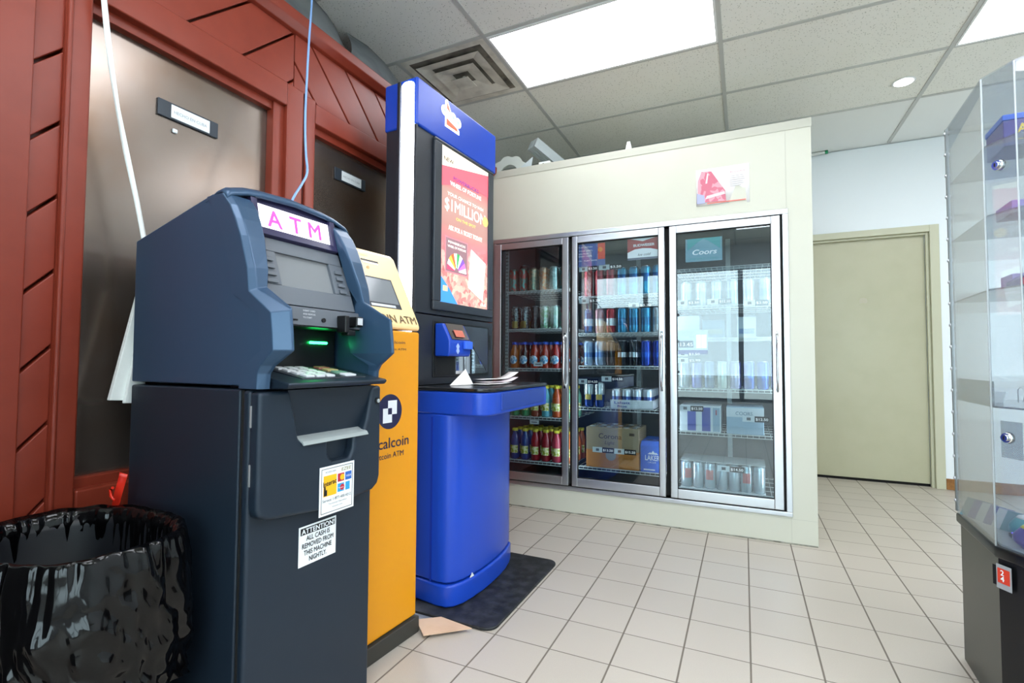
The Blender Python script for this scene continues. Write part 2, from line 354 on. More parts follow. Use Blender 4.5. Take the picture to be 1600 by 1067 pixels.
# ------------------------------------------------------------------ loose sheet metal between the red wall and the ceiling
galv = mat('galvanised_sheet', '8f979b', 0.38, metal=0.6, vary=(5, '6f777c', 0.9))
def duct_piece(top, bot, label):
    mb = MB(); rows = []
    n = len(top)
    for j in range(9):
        s = j/8; r = []
        for i in range(n):
            a = Vector(top[i]); b = Vector(bot[i]); p = a.lerp(b, s); bulge = 0.05*math.sin(s*math.pi)
            r.append((p.x+bulge, p.y, p.z-bulge*0.3))
        rows.append(r)
    mb.grid(rows, smooth=True)
    o = mb.build('sheet_metal_duct', galv); md = o.modifiers.new('solid', 'SOLIDIFY'); md.thickness = 0.002
    return tag(o, label, 'duct')
zc = H_CEIL-0.008
duct_piece([(-1.95, 1.55, zc), (-1.96, 1.70, zc), (-1.97, 1.825, zc), (-1.99, 1.92, zc), (-2.03, 2.03, zc), (-2.085, 2.12, zc), (-2.13, 2.20, zc)],
           [(-1.70, 1.15, 2.36), (-1.70, 1.22, 2.36), (-1.70, 1.36, 2.36), (-1.70, 1.48, 2.36), (-1.70, 1.58, 2.36), (-1.70, 1.66, 2.36), (-1.70, 1.72, 2.36)], 'bent grey sheet metal above the red wall beside the blue cable')
duct_piece([(-2.00, 2.075, zc), (-1.975, 2.22, zc), (-1.99, 2.386, zc), (-2.03, 2.54, zc), (-2.08, 2.70, zc), (-2.14, 2.85, zc)],
           [(-1.71, 1.75, 2.36), (-1.71, 1.86, 2.36), (-1.71, 2.0, 2.36), (-1.71, 2.15, 2.36), (-1.71, 2.35, 2.36), (-1.71, 2.5, 2.36)], 'bent grey sheet metal above the red wall just left of the blue kiosk top')

# ------------------------------------------------------------------ red panelled cabinet wall on the left
red = mat('red_brown_paint', '7f3222', 0.36, spec=0.4, vary=(9, '762c1c', 0.7), bump=(26, 0.12, 0.002))
groove_m = mat('groove_edge', '6e2c21', 0.5)
bronze = mat('brushed_bronze_metal', '8b8078', 0.24, metal=0.85, vary=(2.4, '7a6250', 0.9), bump=(60, 0.05, 0.0008))
WX = -1.62
rw = thing('panelled_cabinet_wall', 'red painted wood wall with metal panels behind the machines', 'cabinet wall', (0, 0, 0))
def rb(name, y0, y1, z0, z1, x0=WX-0.05, x1=WX, bev=0.004): return bx(name, red, (x0, x1, y0, y1, z0, z1), rw, bev)
# carcass behind
MB().box(-2.1, WX-0.075, 0.36, 3.12, 0, 2.36).build('carcass', red, rw)
rb('stile', 0.37, 0.606, 0, 2.31)
rb('stile', 0.668, 0.728, 0, 2.31, bev=0.008)
rb('stile', 1.372, 1.452, 0, 2.088, bev=0.006)
rb('stile', 1.466, 1.515, 0, 2.082, bev=0.006)
MB().tube([(WX-0.001, 0.676, z/10) for z in range(0, 24)], 0.007, 8).build('bead', red, rw)
bx('stile_gap', mat('red_brown_dark', '4a1b14', 0.6), (WX-0.05, WX-0.012, 1.452, 1.466, 0, 2.09), rw)
# window 1: frame head, inner step, sill
rb('head_rail', 0.728, 1.372, 1.995, 2.088, bev=0.005); rb('head_step', 0.728, 1.372, 1.965, 1.997, WX-0.06, WX-0.03, 0.002)
rb('side_step', 1.325, 1.374, 0.0, 1.997, WX-0.06, WX-0.02, 0.004)
rb('bottom_rail', 0.728, 1.372, 0, 0.640, bev=0.006); rb('sill_step', 0.728, 1.372, 0.63, 0.668, WX-0.06, WX-0.028, 0.004)
bx('metal_panel', bronze, (WX-0.072, WX-0.058, 0.70, 1.40, 0.60, 2.01), rw)
# window 2
rb('head_rail', 1.515, 2.30, 1.985, 2.070, bev=0.005); rb('head_step', 1.515, 2.25, 1.955, 1.987, WX-0.06, WX-0.03, 0.002)
rb('bottom_rail', 1.515, 2.30, 0, 0.640, bev=0.006)
bx('metal_panel', bronze, (WX-0.072, WX-0.058, 1.50, 2.30, 0.60, 2.00), rw)
rb('stile', 2.25, 3.14, 0, 2.31)
# cornice beam
MB().prism([(WX-0.06, 2.305), (WX+0.004, 2.312), (WX+0.030, 2.335), (WX+0.034, 2.375), (WX-0.06, 2.382)], 'y', 0.37, 3.14).build('cornice', red, rw, 0.004)
# chevron boards: left column and header, each board its own mesh with a gap groove between
def board(poly, name='board'):
    MB().prism(poly, 'x', WX-0.04, WX-0.012).build(name, red, rw, 0.003, 1)
zt = [0.36+0.197*i for i in range(-2, 10)]
for a, b in zip(zt, zt[1:]):
    lo0, lo1, hi0, hi1 = a+0.008, a+0.08, b-0.002, b+0.07
    lo0, lo1 = max(lo0, 0.0), max(lo1, 0.0)
    hi0, hi1 = min(hi0, 2.31), min(hi1, 2.31)
    if hi0-lo0 < 0.02: continue
    board([(0.604, lo0), (0.670, lo1), (0.670, hi1), (0.604, hi0)])
def clip(poly, y0, y1, z0, z1):
    def half(P, f, inter):
        out = []
        for i in range(len(P)):
            a, b = P[i], P[(i+1) % len(P)]
            if f(a): out.append(a)
            if f(a) != f(b): out.append(inter(a, b))
        return out
    def iy(v): return lambda a, b: (v, a[1]+(b[1]-a[1])*(v-a[0])/(b[0]-a[0]))
    def iz(v): return lambda a, b: (a[0]+(b[0]-a[0])*(v-a[1])/(b[1]-a[1]), v)
    for f, g in ((lambda p: p[0] >= y0, iy(y0)), (lambda p: p[0] <= y1, iy(y1)), (lambda p: p[1] >= z0, iz(z0)), (lambda p: p[1] <= z1, iz(z1))):
        if len(poly) < 3: return []
        poly = half(poly, f, g)
    return poly
for i in range(-2, 6):          # up to the seam: grooves rise to the right
    y = 0.975+0.197*(i-1)
    P = clip([(y+0.008, 2.083), (y+0.195, 2.083), (y+0.195+0.23, 2.31), (y+0.008+0.23, 2.31)], 0.73, 1.409, 2.086, 2.312)
    if len(P) > 2: board(P)
for i in range(-3, 10):         # beyond it: grooves fall to the right
    y = 1.494+0.197*(i-1)
    P = clip([(y+0.004, 2.312), (y+0.191, 2.312), (y+0.191+0.235, 2.07), (y+0.004+0.235, 2.07)], 1.412, 2.6, 2.068, 2.312)
    if len(P) > 2: board(P)
plate_m = mat('dark_plate', '2b333c', 0.35); plate_w = mat('pale_plate', 'd9dfe2', 0.3); grey_ink = mat('grey_ink', '8d949a', 0.6)
for (y0, y1, z0, z1, lab, s) in ((0.927, 1.126, 1.768, 1.822, 'larger dark plaque lettered in pale grey on the left metal panel', 'HECHO EN CUBA'), (1.679, 1.879, 1.815, 1.870, 'dark plaque on the metal panel right of the red post', 'HECHO EN CUBA')):
    t = thing('plaque', lab, 'plaque', (WX-0.058, y0, z0))
    bx('plate', plate_m, (0, 0.008, 0, y1-y0, 0, z1-z0), t, 0.002)
    bx('card', plate_w, (0.008, 0.0095, 0.040, y1-y0-0.032, 0.006, z1-z0-0.006), t)
    text('lettering', s, grey_ink, t, (0.0097, 0.048, 0.021), (0, 1, 0), (0, 0, 1), 0.010, width=y1-y0-0.090)
tag(MB().box(WX-0.058, WX-0.050, 0.975, 0.990, 1.728, 1.742).build('adhesive_tab', plate_w, None, 0.003), 'tiny white adhesive tab under the left plaque', 'tab')

# white strap, white trim strip and blue cable
strap = []
for (y, z, w_) in ((0.70, 2.30, 0), (0.732, 1.979, 0), (0.742, 1.90, 0.2), (0.755, 1.812, 0.5), (0.775, 1.70, 0.9), (0.80, 1.58, 0.3), (0.83, 1.45, 0), (0.852, 1.345, 0), (0.865, 1.20, 0)): strap.append((y, z, w_))
mb = MB(); L = []; 
for (y, z, w_) in strap:
    a = w_*1.4; hw_ = 0.0065
    L.append([(-1.585-math.sin(a)*hw_, y-math.cos(a)*hw_, z), (-1.583, y, z), (-1.585+math.sin(a)*hw_, y+math.cos(a)*hw_, z)])
mb.grid(L, smooth=True); o = mb.build('hanging_strap', mat('white_plastic', 'e6ebe8', 0.4)); o.modifiers.new('s', 'SOLIDIFY').thickness = 0.003
tag(o, 'narrow white twisted strap hanging down over the left metal panel', 'strap')
tag(MB().prism([(0.782, 0.878), (0.865, 0.872), (0.865, 1.20), (0.848, 1.20)], 'x', -1.60, -1.585).prism([(0.812, 0.868), (0.865, 0.866), (0.865, 1.10), (0.856, 1.14)], 'x', -1.585, -1.572)
    .build('trim_strip', MATS['white_plastic'], None, 0.002), 'white plastic corner strip hanging behind the grey cash machine', 'trim strip')

# ------------------------------------------------------------------ grey cash machine
navy = mat('slate_blue_plastic', '344d68', 0.33, metal=0.25, bump=(500, 0.03, 0.0003))
navy2 = mat('slate_blue_steel', '1e2a37', 0.42, metal=0.2, bump=(600, 0.04, 0.0003))
dkgrey = mat('charcoal_plastic', '2b3038', 0.38)
bezel_m = mat('bezel_grey', '5b6169', 0.4)
blackp = mat('black_plastic', '0e0f11', 0.35)
key_m = mat('pale_keys', 'c9ccd0', 0.4)
A = thing('cash_machine', 'slate blue cash machine with lit pink and white sign beside the black bin', 'cash machine', (-1.055, 0.795, 0), -math.radians(1.5))
Wd = 0.41
MB().box(-0.485, -0.022, 0.002, Wd-0.002, 0.0, 0.922).build('cabinet', navy2, A, 0.006)
MB().box(-0.018, -0.006, 0.004, Wd-0.004, 0.0, 0.920).build('hinge_gap', dark_gap, A)
dr = MB().box(-0.010, 0.016, 0.0, Wd, 0.0, 0.921).build('safe_door', navy2, A, 0.009, 3)
# head housing (sides, back, sloping top)
MB().prism([(-0.485, 0.930), (0.025, 0.930), (0.030, 0.985), (0.078, 1.022), (0.070, 1.085), (0.0, 1.135), (-0.04, 1.21), (-0.062, 1.29), (-0.10, 1.36), (-0.15, 1.408), (-0.487, 1.322)], 'y', 0.003, 0.030).build('head_housing', navy, A, 0.004)
MB().prism([(-0.485, 0.930), (0.025, 0.930), (0.030, 0.985), (0.078, 1.022), (0.070, 1.085), (0.0, 1.135), (-0.04, 1.21), (-0.062, 1.29), (-0.10, 1.36), (-0.15, 1.408), (-0.487, 1.322)], 'y', Wd-0.030, Wd-0.003).build('head_housing', navy, A, 0.004)
MB().prism([(-0.487, 0.93), (-0.13, 0.93), (-0.13, 1.405), (-0.15, 1.411), (-0.487, 1.321)], 'y', 0.028, Wd-0.028).build('head_core', navy, A, 0.003)
# fascia: left and right bands that swell into the two cheeks, joined by the hood; one shell
st = [ # x_out, z, band width, inner depth, inner lift
 (0.048, 0.924, 0.030, 0.02, 0), (0.052, 0.960, 0.030, 0.03, 0), (0.066, 0.978, 0.032, 0.03, 0), (0.121, 1.013, 0.036, -0.03, 0), (0.117, 1.055, 0.036, -0.04, 0), (0.110, 1.100, 0.036, -0.04, 0.012),
 (0.012, 1.153, 0.045, -0.01, 0.014), (0.004, 1.208, 0.052, -0.04, 0.005), (-0.010, 1.250, 0.057, -0.05, 0), (-0.024, 1.290, 0.062, -0.06, 0), (-0.045, 1.335, 0.066, -0.075, 0), (-0.066, 1.371, 0.070, -0.085, 0), (-0.095, 1.402, 0.074, -0.10, 0)]
for side in (0, 1):
    mb = MB(); rows = []
    for x, z, w_, xi, lf in st:
        cheek = max(0.0, min(1.0, (x-0.045)/0.06)) if 0.93 < z < 1.16 else 0
        r = [(x-0.075, 0.0015, z), (x-0.010-0.022*cheek, 0.0, z), (x, 0.014+0.014*cheek, z+lf*0.5), (x+0.001, w_-0.003, z+lf), (x-0.006, w_, z+lf), (xi, w_+0.002+0.010*cheek, z+lf)]
        if side: r = [(p[0], Wd-p[1], p[2]) for p in r]
        rows.append(r)
    mb.grid(rows, smooth=False)
    fz = mb.build('fascia_band', navy, A)
    bv = fz.modifiers.new('bevel', 'BEVEL'); bv.width = 0.0025; bv.segments = 2; bv.limit_method = 'ANGLE'; bv.angle_limit = math.radians(14)
# hood over the sign, with rounded shoulders
rows = []
for y, dz in [(0.002, -0.018), (0.006, -0.010), (0.014, -0.004), (0.028, 0.0), (0.06, 0.010), (0.10, 0.016), (0.205, 0.022), (0.31, 0.016), (0.35, 0.010), (0.382, 0.0), (0.396, -0.004), (0.404, -0.010), (0.408, -0.018)]:
    rows.append([(-0.175, y, 1.406+dz), (-0.135, y, 1.423+dz), (-0.115, y, 1.426+dz), (-0.098, y, 1.417+dz), (-0.090, y, 1.405+dz*0.95)])
hd = MB(); hd.grid(rows, smooth=True); hd = hd.build('hood', navy, A); md = hd.modifiers.new('s', 'SOLIDIFY'); md.thickness = 0.008; md.offset = -1
# sign
purple = mat('deep_violet_plastic', '2a2748', 0.3)
MB().prism([(-0.13, 1.440), (-0.112, 1.436), (-0.106, 1.404), (-0.13, 1.400)], 'y', 0.072, 0.338).prism([(-0.13, 1.335), (-0.076, 1.338), (-0.066, 1.318), (-0.10, 1.300), (-0.13, 1.300)], 'y', 0.072, 0.338) \
  .prism([(-0.13, 1.30), (-0.070, 1.318), (-0.092, 1.413), (-0.13, 1.416)], 'y', 0.066, 0.084).prism([(-0.13, 1.30), (-0.070, 1.318), (-0.092, 1.413), (-0.13, 1.416)], 'y', 0.328, 0.346).build('sign_housing', purple, A, 0.002)
sgn = MB().prism([(-0.128, 1.336), (-0.086, 1.337), (-0.100, 1.403), (-0.128, 1.403)], 'y', 0.084, 0.328).build('lit_sign', mat('lit_sign_white', 'ffffff', 0.4, emit='fbf4ff', es=1.0), A)
upv = Vector((-0.014, 0, 0.066)); nrm = Vector((0, 1, 0)).cross(upv.normalized())
pink = mat('pink_letters', 'd23c96', 0.5, emit='d84a9c', es=0.75)
for s_, y_ in (('A', 0.137), ('T', 0.206), ('M', 0.272)):
    text('lettering', s_, pink, sgn, Vector((-0.0885, y_, 1.3465))+nrm*0.002, (0, 1, 0), upv, 0.047, align='CENTER', bold=0.022, squash=0.98)
# screen bezel, sloping
def slab(name, m, y0, y1, z0, z1, xz, th=0.010, bev=0.0015, parent=A, lift=0.0):
    x0, x1 = xz(z0)+lift, xz(z1)+lift
    return MB().prism([(x0-th, z0), (x0, z0), (x1, z1), (x1-th, z1)], 'y', y0, y1).build(name, m, parent, bev)
bz = lambda z: -0.012-(z-1.135)*0.36
MB().prism([(bz(1.135)-0.02, 1.135), (bz(1.135), 1.135), (bz(1.185), 1.185), (bz(1.185)-0.02, 1.185)], 'y', 0.05, 0.36) \
  .prism([(bz(1.275)-0.02, 1.275), (bz(1.275), 1.275), (bz(1.312), 1.312), (bz(1.312)-0.02, 1.312)], 'y', 0.06, 0.35) \
  .prism([(bz(1.185)-0.02, 1.185), (bz(1.185), 1.185), (bz(1.275), 1.275), (bz(1.275)-0.02, 1.275)], 'y', 0.05, 0.118) \
  .prism([(bz(1.185)-0.02, 1.185), (bz(1.185), 1.185), (bz(1.275), 1.275), (bz(1.275)-0.02, 1.275)], 'y', 0.300, 0.36).build('screen_bezel', bezel_m, A, 0.002)
slab('screen', mat('grey_screen', '6e7276', 0.10, spec=0.8, emit='8f9498', es=0.18), 0.112, 0.306, 1.183, 1.277, bz, 0.004, 0, lift=-0.010)
for k_ in range(4):
    zz = 1.188+0.0195*k_
    slab('function_button', bezel_m, 0.072, 0.104, zz, zz+0.011, bz, 0.014, 0.002, lift=0.006)
    slab('function_button', bezel_m, 0.314, 0.340, zz, zz+0.011, bz, 0.014, 0.002, lift=0.006)
# reader panel
rp = MB().prism([(-0.02, 1.085), (0.004, 1.083), (-0.004, 1.132), (-0.03, 1.132)], 'y', 0.045, 0.365).build('reader_panel', bezel_m, A, 0.002)
MB().box(-0.002, 0.0035, 0.10, 0.14, 1.094, 1.098).build('receipt_slot', blackp, A)
MB().box(0.0, 0.034, 0.275, 0.292, 1.07, 1.118).box(0.0, 0.034, 0.318, 0.345, 1.088, 1.118).box(0.0, 0.030, 0.29, 0.32, 1.062, 1.078).build('card_reader', blackp, A, 0.003)
MB().box(0.034, 0.0355, 0.322, 0.341, 1.094, 1.114).build('card_reader_mark', key_m, A)
for i_, (s_, z_) in enumerate((('INSERT CARD', 1.120), ('AND REMOVE', 1.111), ('TO START', 1.102))): text('lettering', s_, key_m, rp, (0.0045, 0.155, z_), (0, 1, 0), (-0.008, 0, 0.049), 0.0045)
MB().cyl((0.001, 0.225, 1.101), 0.006, 0.005, 'x', 16).build('audio_jack', blackp, A)
# cavity
MB().box(-0.128, -0.10, 0.045, 0.365, 0.965, 1.09).box(-0.11, -0.0, 0.045, 0.365, 1.080, 1.086).build('cavity_lining', blackp, A)
MB().tube([(-0.096, 0.268, 1.043), (-0.096, 0.330, 1.043)], 0.0035, 8).build('green_light_strip', mat('green_led', '20ff80', 0.4, emit='20ff70', es=22), A)
# keypad shelf
kz = lambda x: 0.972-(x+0.10)*0.17
MB().prism([(-0.11, 0.92), (0.095, 0.924), (0.104, 0.934), (0.098, kz(0.098)), (-0.11, kz(-0.11))], 'y', 0.036, Wd-0.036).build('keypad_shelf', navy2, A, 0.004)
MB().prism([(-0.085, kz(-0.085)-0.002), (0.065, kz(0.065)-0.002), (0.065, kz(0.065)+0.003), (-0.085, kz(-0.085)+0.003)], 'y', 0.105, 0.325).build('keypad_plate', dkgrey, A, 0.001)
kp = [mat('key_red', 'a5645a', 0.4), mat('key_yellow', 'b0a070', 0.4), mat('key_green', '6f9a84', 0.4), key_m]
for r_ in range(4):
    x_ = -0.070+0.034*r_
    def key(y0, y1, m_): MB().prism([(x_, kz(x_)), (x_+0.024, kz(x_+0.024)), (x_+0.024, kz(x_+0.024)+0.008), (x_, kz(x_)+0.008)], 'y', y0, y1).build('key', m_, A, 0.0015)
    for c_ in range(3): key(0.125+0.034*c_, 0.125+0.034*c_+0.027, key_m)
    key(0.258, 0.298, kp[r_])
# lower fascia with dispenser
outl = [(0.0, 0.650), (0.006, 0.630), (0.03, 0.618), (0.2, 0.600), (0.38, 0.612), (0.402, 0.626), (0.41, 0.65), (0.41, 0.917), (0.372, 0.915), (0.352, 0.82), (0.340, 0.792), (0.318, 0.785), (0.300, 0.785), (0.298, 0.745), (0.285, 0.722), (0.222, 0.722), (0.208, 0.742), (0.206, 0.785), (0.128, 0.785), (0.113, 0.795), (0.085, 0.917), (0.0, 0.917)]
MB().prism(outl, 'x', 0.014, 0.050).build('dispenser_fascia', navy2, A, 0.010, 3)
MB().prism([(0.012, 0.918), (0.046, 0.918), (0.020, 0.79), (0.012, 0.79)], 'y', 0.080, 0.380).box(0.012, 0.020, 0.20, 0.305, 0.715, 0.80).build('dispenser_recess', navy2, A)
clearp = sheet_glass('clear_tray_plastic', 'dfe6e4', 1.6, 0.45, 'cfd6d6')
MB().prism([(0.020, 0.800), (0.056, 0.789), (0.062, 0.780), (0.058, 0.778), (0.052, 0.785), (0.020, 0.795)], 'y', 0.118, 0.345).build('bill_tray', clearp, A, 0.001)
MB().cyl((0.050, 0.392, 0.872), 0.010, 0.003, 'x', 20).build('lock_ring', blackp, A); MB().cyl((0.053, 0.392, 0.872), 0.006, 0.003, 'x', 20).build('door_lock', alu, A, 0.0008)
for z0, z1 in ((0.835, 0.885), (0.700, 0.750)): bx('hinge_pin', mat('pale_metal', 'c4c6c8', 0.35, metal=0.6), (0.020, 0.0245, -0.0018, 0.0015, z0, z1), A)
wpap = mat('white_sticker', 'e9eef2', 0.45); kink = mat('black_ink', '14161a', 0.6)
yel = mat('sticker_yellow', 'f0b61c', 0.5); redi = mat('sticker_red', 'b5273a', 0.5); blui = mat('sticker_blue', '2b62b8', 0.5); cyi = mat('sticker_cyan', '2f9ad0', 0.5)
# payment network sticker on the fascia
sx = 0.0505
stk = bx('payment_sticker', wpap, (sx, sx+0.001, 0.178, 0.300, 0.585, 0.712), A)
MB().box(sx+0.001, sx+0.0013, 0.184, 0.294, 0.5905, 0.592).box(sx+0.001, sx+0.0013, 0.184, 0.294, 0.705, 0.7065).box(sx+0.001, sx+0.0013, 0.184, 0.1855, 0.592, 0.705).box(sx+0.001, sx+0.0013, 0.2925, 0.294, 0.592, 0.705).build('border', kink, stk)
bx('yellow_square', yel, (sx+0.001, sx+0.0014, 0.191, 0.236, 0.634, 0.688), stk)
MB().prism([(0.192, 0.636), (0.203, 0.636), (0.203, 0.652), (0.199, 0.650), (0.197, 0.662), (0.193, 0.660)], 'x', sx+0.0014, sx+0.0018).build('hand_mark', kink, stk)
text('lettering', 'Interac', kink, stk, (sx+0.0017, 0.190, 0.660), (0, 1, 0.10), (0, 0, 1), 0.013, width=0.045, bold=0.02)
def minicard(y0, z0, a, b=None):
    bx('card_logo', a, (sx+0.001, sx+0.0014, y0, y0+0.023, z0, z0+0.022), stk)
    if b: MB().cyl((sx+0.0014, y0+0.016, z0+0.011), 0.008, 0.0003, 'x', 20).build('card_disc', b, stk)
minicard(0.240, 0.664, redi, yel); minicard(0.267, 0.664, blui); minicard(0.240, 0.637, cyi, redi); bx('card_logo', cyi, (sx+0.001, sx+0.0014, 0.268, 0.284, 0.637, 0.659), stk)
text('lettering', 'VISA', wpap, stk, (sx+0.0017, 0.270, 0.672), (0, 1, 0), (0, 0, 1), 0.006, width=0.017, slant=0.3)
text('lettering', 'Maestro', wpap, stk, (sx+0.0019, 0.242, 0.646), (0, 1, 0), (0, 0, 1), 0.004, width=0.019)
text('lettering', 'ACCESS CASH', kink, stk, (sx+0.0015, 0.196, 0.695), (0, 1, 0), (0, 0, 1), 0.0045, width=0.036)
text('lettering', 'EZEE', mat('dull_gold', '8a7a20', 0.5), stk, (sx+0.0015, 0.252, 0.692), (0, 1, 0), (0, 0, 1), 0.0085, width=0.036, slant=0.2, bold=0.01)
text('lettering', 'Service: 1-877-400-4212', kink, stk, (sx+0.0015, 0.188, 0.620), (0, 1, 0), (0, 0, 1), 0.0075, width=0.100)
text('lettering', 'Terminal Number', kink, stk, (sx+0.0015, 0.208, 0.611), (0, 1, 0), (0, 0, 1), 0.0035, width=0.066)
text('lettering', 'ezeeatm.com', kink, stk, (sx+0.0015, 0.222, 0.602), (0, 1, 0), (0, 0, 1), 0.0035, width=0.036)
# warning sticker on the door
dx_ = 0.0165
stk = bx('warning_sticker', wpap, (dx_, dx_+0.001, 0.146, 0.270, 0.462, 0.563), A)
bx('title_bar', kink, (dx_+0.001, dx_+0.0014, 0.151, 0.266, 0.541, 0.5585), stk)
text('lettering', 'ATTENTION!', wpap, stk, (dx_+0.0017, 0.154, 0.5435), (0, 1, 0), (0, 0, 1), 0.0125, width=0.109, bold=0.025)
for s_, z_, w_ in (('ALL CASH IS', 0.5245, 0.078), ('REMOVED FROM', 0.5065, 0.104), ('THIS MACHINE', 0.4885, 0.092), ('NIGHTLY.', 0.4705, 0.058)):
    text('lettering', s_, kink, stk, (dx_+0.0015, 0.208, z_), (0, 1, 0), (0, 0, 1), 0.0125, width=w_, bold=0.02, align='CENTER')
text('embossed_lettering', 'HYOSUNG', navy2, A, (-0.152, 0.14, 1.4215), (0, 1, 0), (-0.9, 0, -0.25), 0.012, ext=0.002)
# blue cable hanging from the ceiling into the machine
pts = [(-1.57, 1.43, 2.835), (-1.555, 1.42, 2.45), (-1.50, 1.36, 2.2), (-1.46, 1.315, 1.90), (-1.42, 1.285, 1.74), (-1.40, 1.275, 1.66), (-1.38, 1.235, 1.60), (-1.35, 1.18, 1.54), (-1.33, 1.13, 1.465), (-1.33, 1.09, 1.41)]
mb = MB(); 
fine = []
for i in range(len(pts)-1):
    p0 = Vector(pts[max(i-1, 0)]); p1 = Vector(pts[i]); p2 = Vector(pts[i+1]); p3 = Vector(pts[min(i+2, len(pts)-1)])
    for k_ in range(6):
        t_ = k_/6; fine.append(0.5*((2*p1)+(-p0+p2)*t_+(2*p0-5*p1+4*p2-p3)*t_*t_+(-p0+3*p1-3*p2+p3)*t_**3))
fine.append(Vector(pts[-1]))
BLUE_CABLE = fine
tag(mb.tube(fine, 0.004, 8).build('network_cable', mat('light_blue_cable', '7fa6dc', 0.4)), 'light blue network cable hanging from the ceiling into the cash machine', 'cable')

# ------------------------------------------------------------------ yellow bitcoin machine
yelp = mat('amber_yellow_paint', 'df940c', 0.36, bump=(400, 0.03, 0.0003)); yelh = mat('lamp_glow_amber', 'f6d39a', 0.34)  # head colour paled to carry the glow of the kiosk's light column
Yw = thing('bitcoin_machine', 'yellow bitcoin machine with sloping head behind the grey cash machine', 'bitcoin machine', (-1.105, 1.555, 0), -math.radians(4.5))
y0, y1 = -0.315, -0.004
MB().box(-0.46, -0.022, y0, y1, 0.06, 1.098).box(-0.46, -0.201, y0, y1, 1.098, 1.398).build('cabinet', mat('graphite_steel', '2f3236', 0.5), Yw, 0.006, 2)
MB().box(-0.022, 0.0, y0, y1, 0.06, 1.098).build('front_door', yelp, Yw, 0.008, 3)
MB().box(-0.46, 0.012, y0-0.004, y1+0.004, 0.0, 0.058).build('plinth', mat('plinth_grey', '35342f', 0.6), Yw, 0.004)
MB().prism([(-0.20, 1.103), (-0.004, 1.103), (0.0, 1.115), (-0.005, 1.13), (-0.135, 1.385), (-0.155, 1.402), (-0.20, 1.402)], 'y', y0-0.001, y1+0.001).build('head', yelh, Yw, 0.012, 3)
hx = lambda z: -0.005-(z-1.13)*0.5098
hup = Vector((-0.13, 0, 0.255)).normalized(); hn = Vector((0, 1, 0)).cross(hup)
def onhead(y, z, l=0.0): return Vector((hx(z), y, z))+hn*l
def headslab(name, m, a, b, za, zb, l0, l1, parent=Yw):
    P = [onhead(0, za, l0), onhead(0, za, l1), onhead(0, zb, l1), onhead(0, zb, l0)]
    return MB().prism([(p.x, p.z) for p in P], 'y', a, b).build(name, m, parent)
fr = headslab('screen_frame', dkgrey, -0.235, -0.070, 1.178, 1.292, -0.002, 0.001)
scr = headslab('screen', mat('dim_screen', '70757a', 0.12, emit='8a9094', es=0.15), -0.228, -0.077, 1.195, 1.286, 0.001, 0.0016)
headslab('printed_strip', key_m, -0.22, -0.10, 1.181, 1.190, 0.001, 0.0016)
headslab('card_slot', blackp, -0.190, -0.105, 1.352, 1.358, -0.002, 0.001); headslab('slot_tray', wpap, -0.185, -0.11, 1.343, 1.350, 0.0, 0.001)
text('lettering', 'Localcoin', mat('faint_cream_ink', 'e2b989', 0.5), Yw, onhead(-0.19, 1.372, 0.001), (0, 1, 0), hup, 0.008)
MB().cyl(tuple(onhead(-0.17, 1.326, 0.0)), 0.006, 0.003, 'x', 16).build('camera_lens', MATS['faint_cream_ink'], Yw)
text('lettering', 'BITCOIN ATM', mat('brown_ink', '5d4a32', 0.5), Yw, onhead(-0.300, 1.126, 0.0015), (0, 1, 0), hup, 0.031, width=0.282, bold=0.012)
navyd = mat('navy_disc', '1b1c42', 0.4); offw = mat('offwhite_mark', 'dfe2ea', 0.4)
disc = MB().cyl((0.0002, -0.158, 0.815), 0.060, 0.001, 'x', 48).build('logo_disc', navyd, Yw)
def rsq(y, z, a, b, corners, r=0.011):
    pts = []
    for i, (cy, cz) in enumerate(((y+a, z), (y+a, z+b), (y, z+b), (y, z))):
        if corners[i]:
            base = (-90, 0, 90, 180)[i]; ccy = cy+(-r if i in (0, 1) else r); ccz = cz+(r if i in (0, 3) else -r)
            pts += [(ccy+r*math.cos(math.radians(base+q*22.5)), ccz+r*math.sin(math.radians(base+q*22.5))) for q in range(5)]
        else: pts.append((cy, cz))
    return pts
m1 = MB(); m1.prism([(-0.158-0.034, 0.815-0.038), (-0.158+0.010, 0.815-0.038), (-0.158+0.010, 0.815-0.010), (-0.158-0.010, 0.815-0.010), (-0.158-0.010, 0.815+0.012), (-0.158-0.034, 0.815+0.012)], 'x', 0.0013, 0.0017)
m1.prism([(-0.158-0.010, 0.815+0.012), (-0.158+0.010, 0.815+0.012), (-0.158+0.010, 0.815-0.010), (-0.158+0.034, 0.815-0.010), (-0.158+0.034, 0.815+0.038), (-0.158-0.010, 0.815+0.038)], 'x', 0.0013, 0.0017)
m1.build('logo_mark', offw, disc)
text('lettering', 'localcoin', navyd, Yw, (0.001, -0.253, 0.690), (0, 1, 0), (0, 0, 1), 0.036, width=0.193, bold=0.008)
text('lettering', 'Bitcoin ATM', navyd, Yw, (0.001, -0.226, 0.655), (0, 1, 0), (0, 0, 1), 0.019, width=0.140, bold=0.006)
text('lettering', 'localcoin', navyd, Yw, (0.001, -0.19, 1.052), (0, 1, 0), (0, 0, 1), 0.010, width=0.105)
text('lettering', 'Bitcoin ATM', navyd, Yw, (0.001, -0.19, 1.028), (0, 1, 0), (0, 0, 1), 0.008, width=0.110)

# ------------------------------------------------------------------ blue lottery kiosk
blue = mat('royal_blue_plastic', '1944b4', 0.30, bump=(300, 0.05, 0.0003)); ink = mat('kiosk_charcoal', '23272f', 0.36)
K = thing('lottery_kiosk', 'tall blue and charcoal lottery kiosk with lit poster and blue counter', 'kiosk', (-1.105, 1.769, 0), -math.radians(4))
ky0, ky1 = -0.045, 0.612
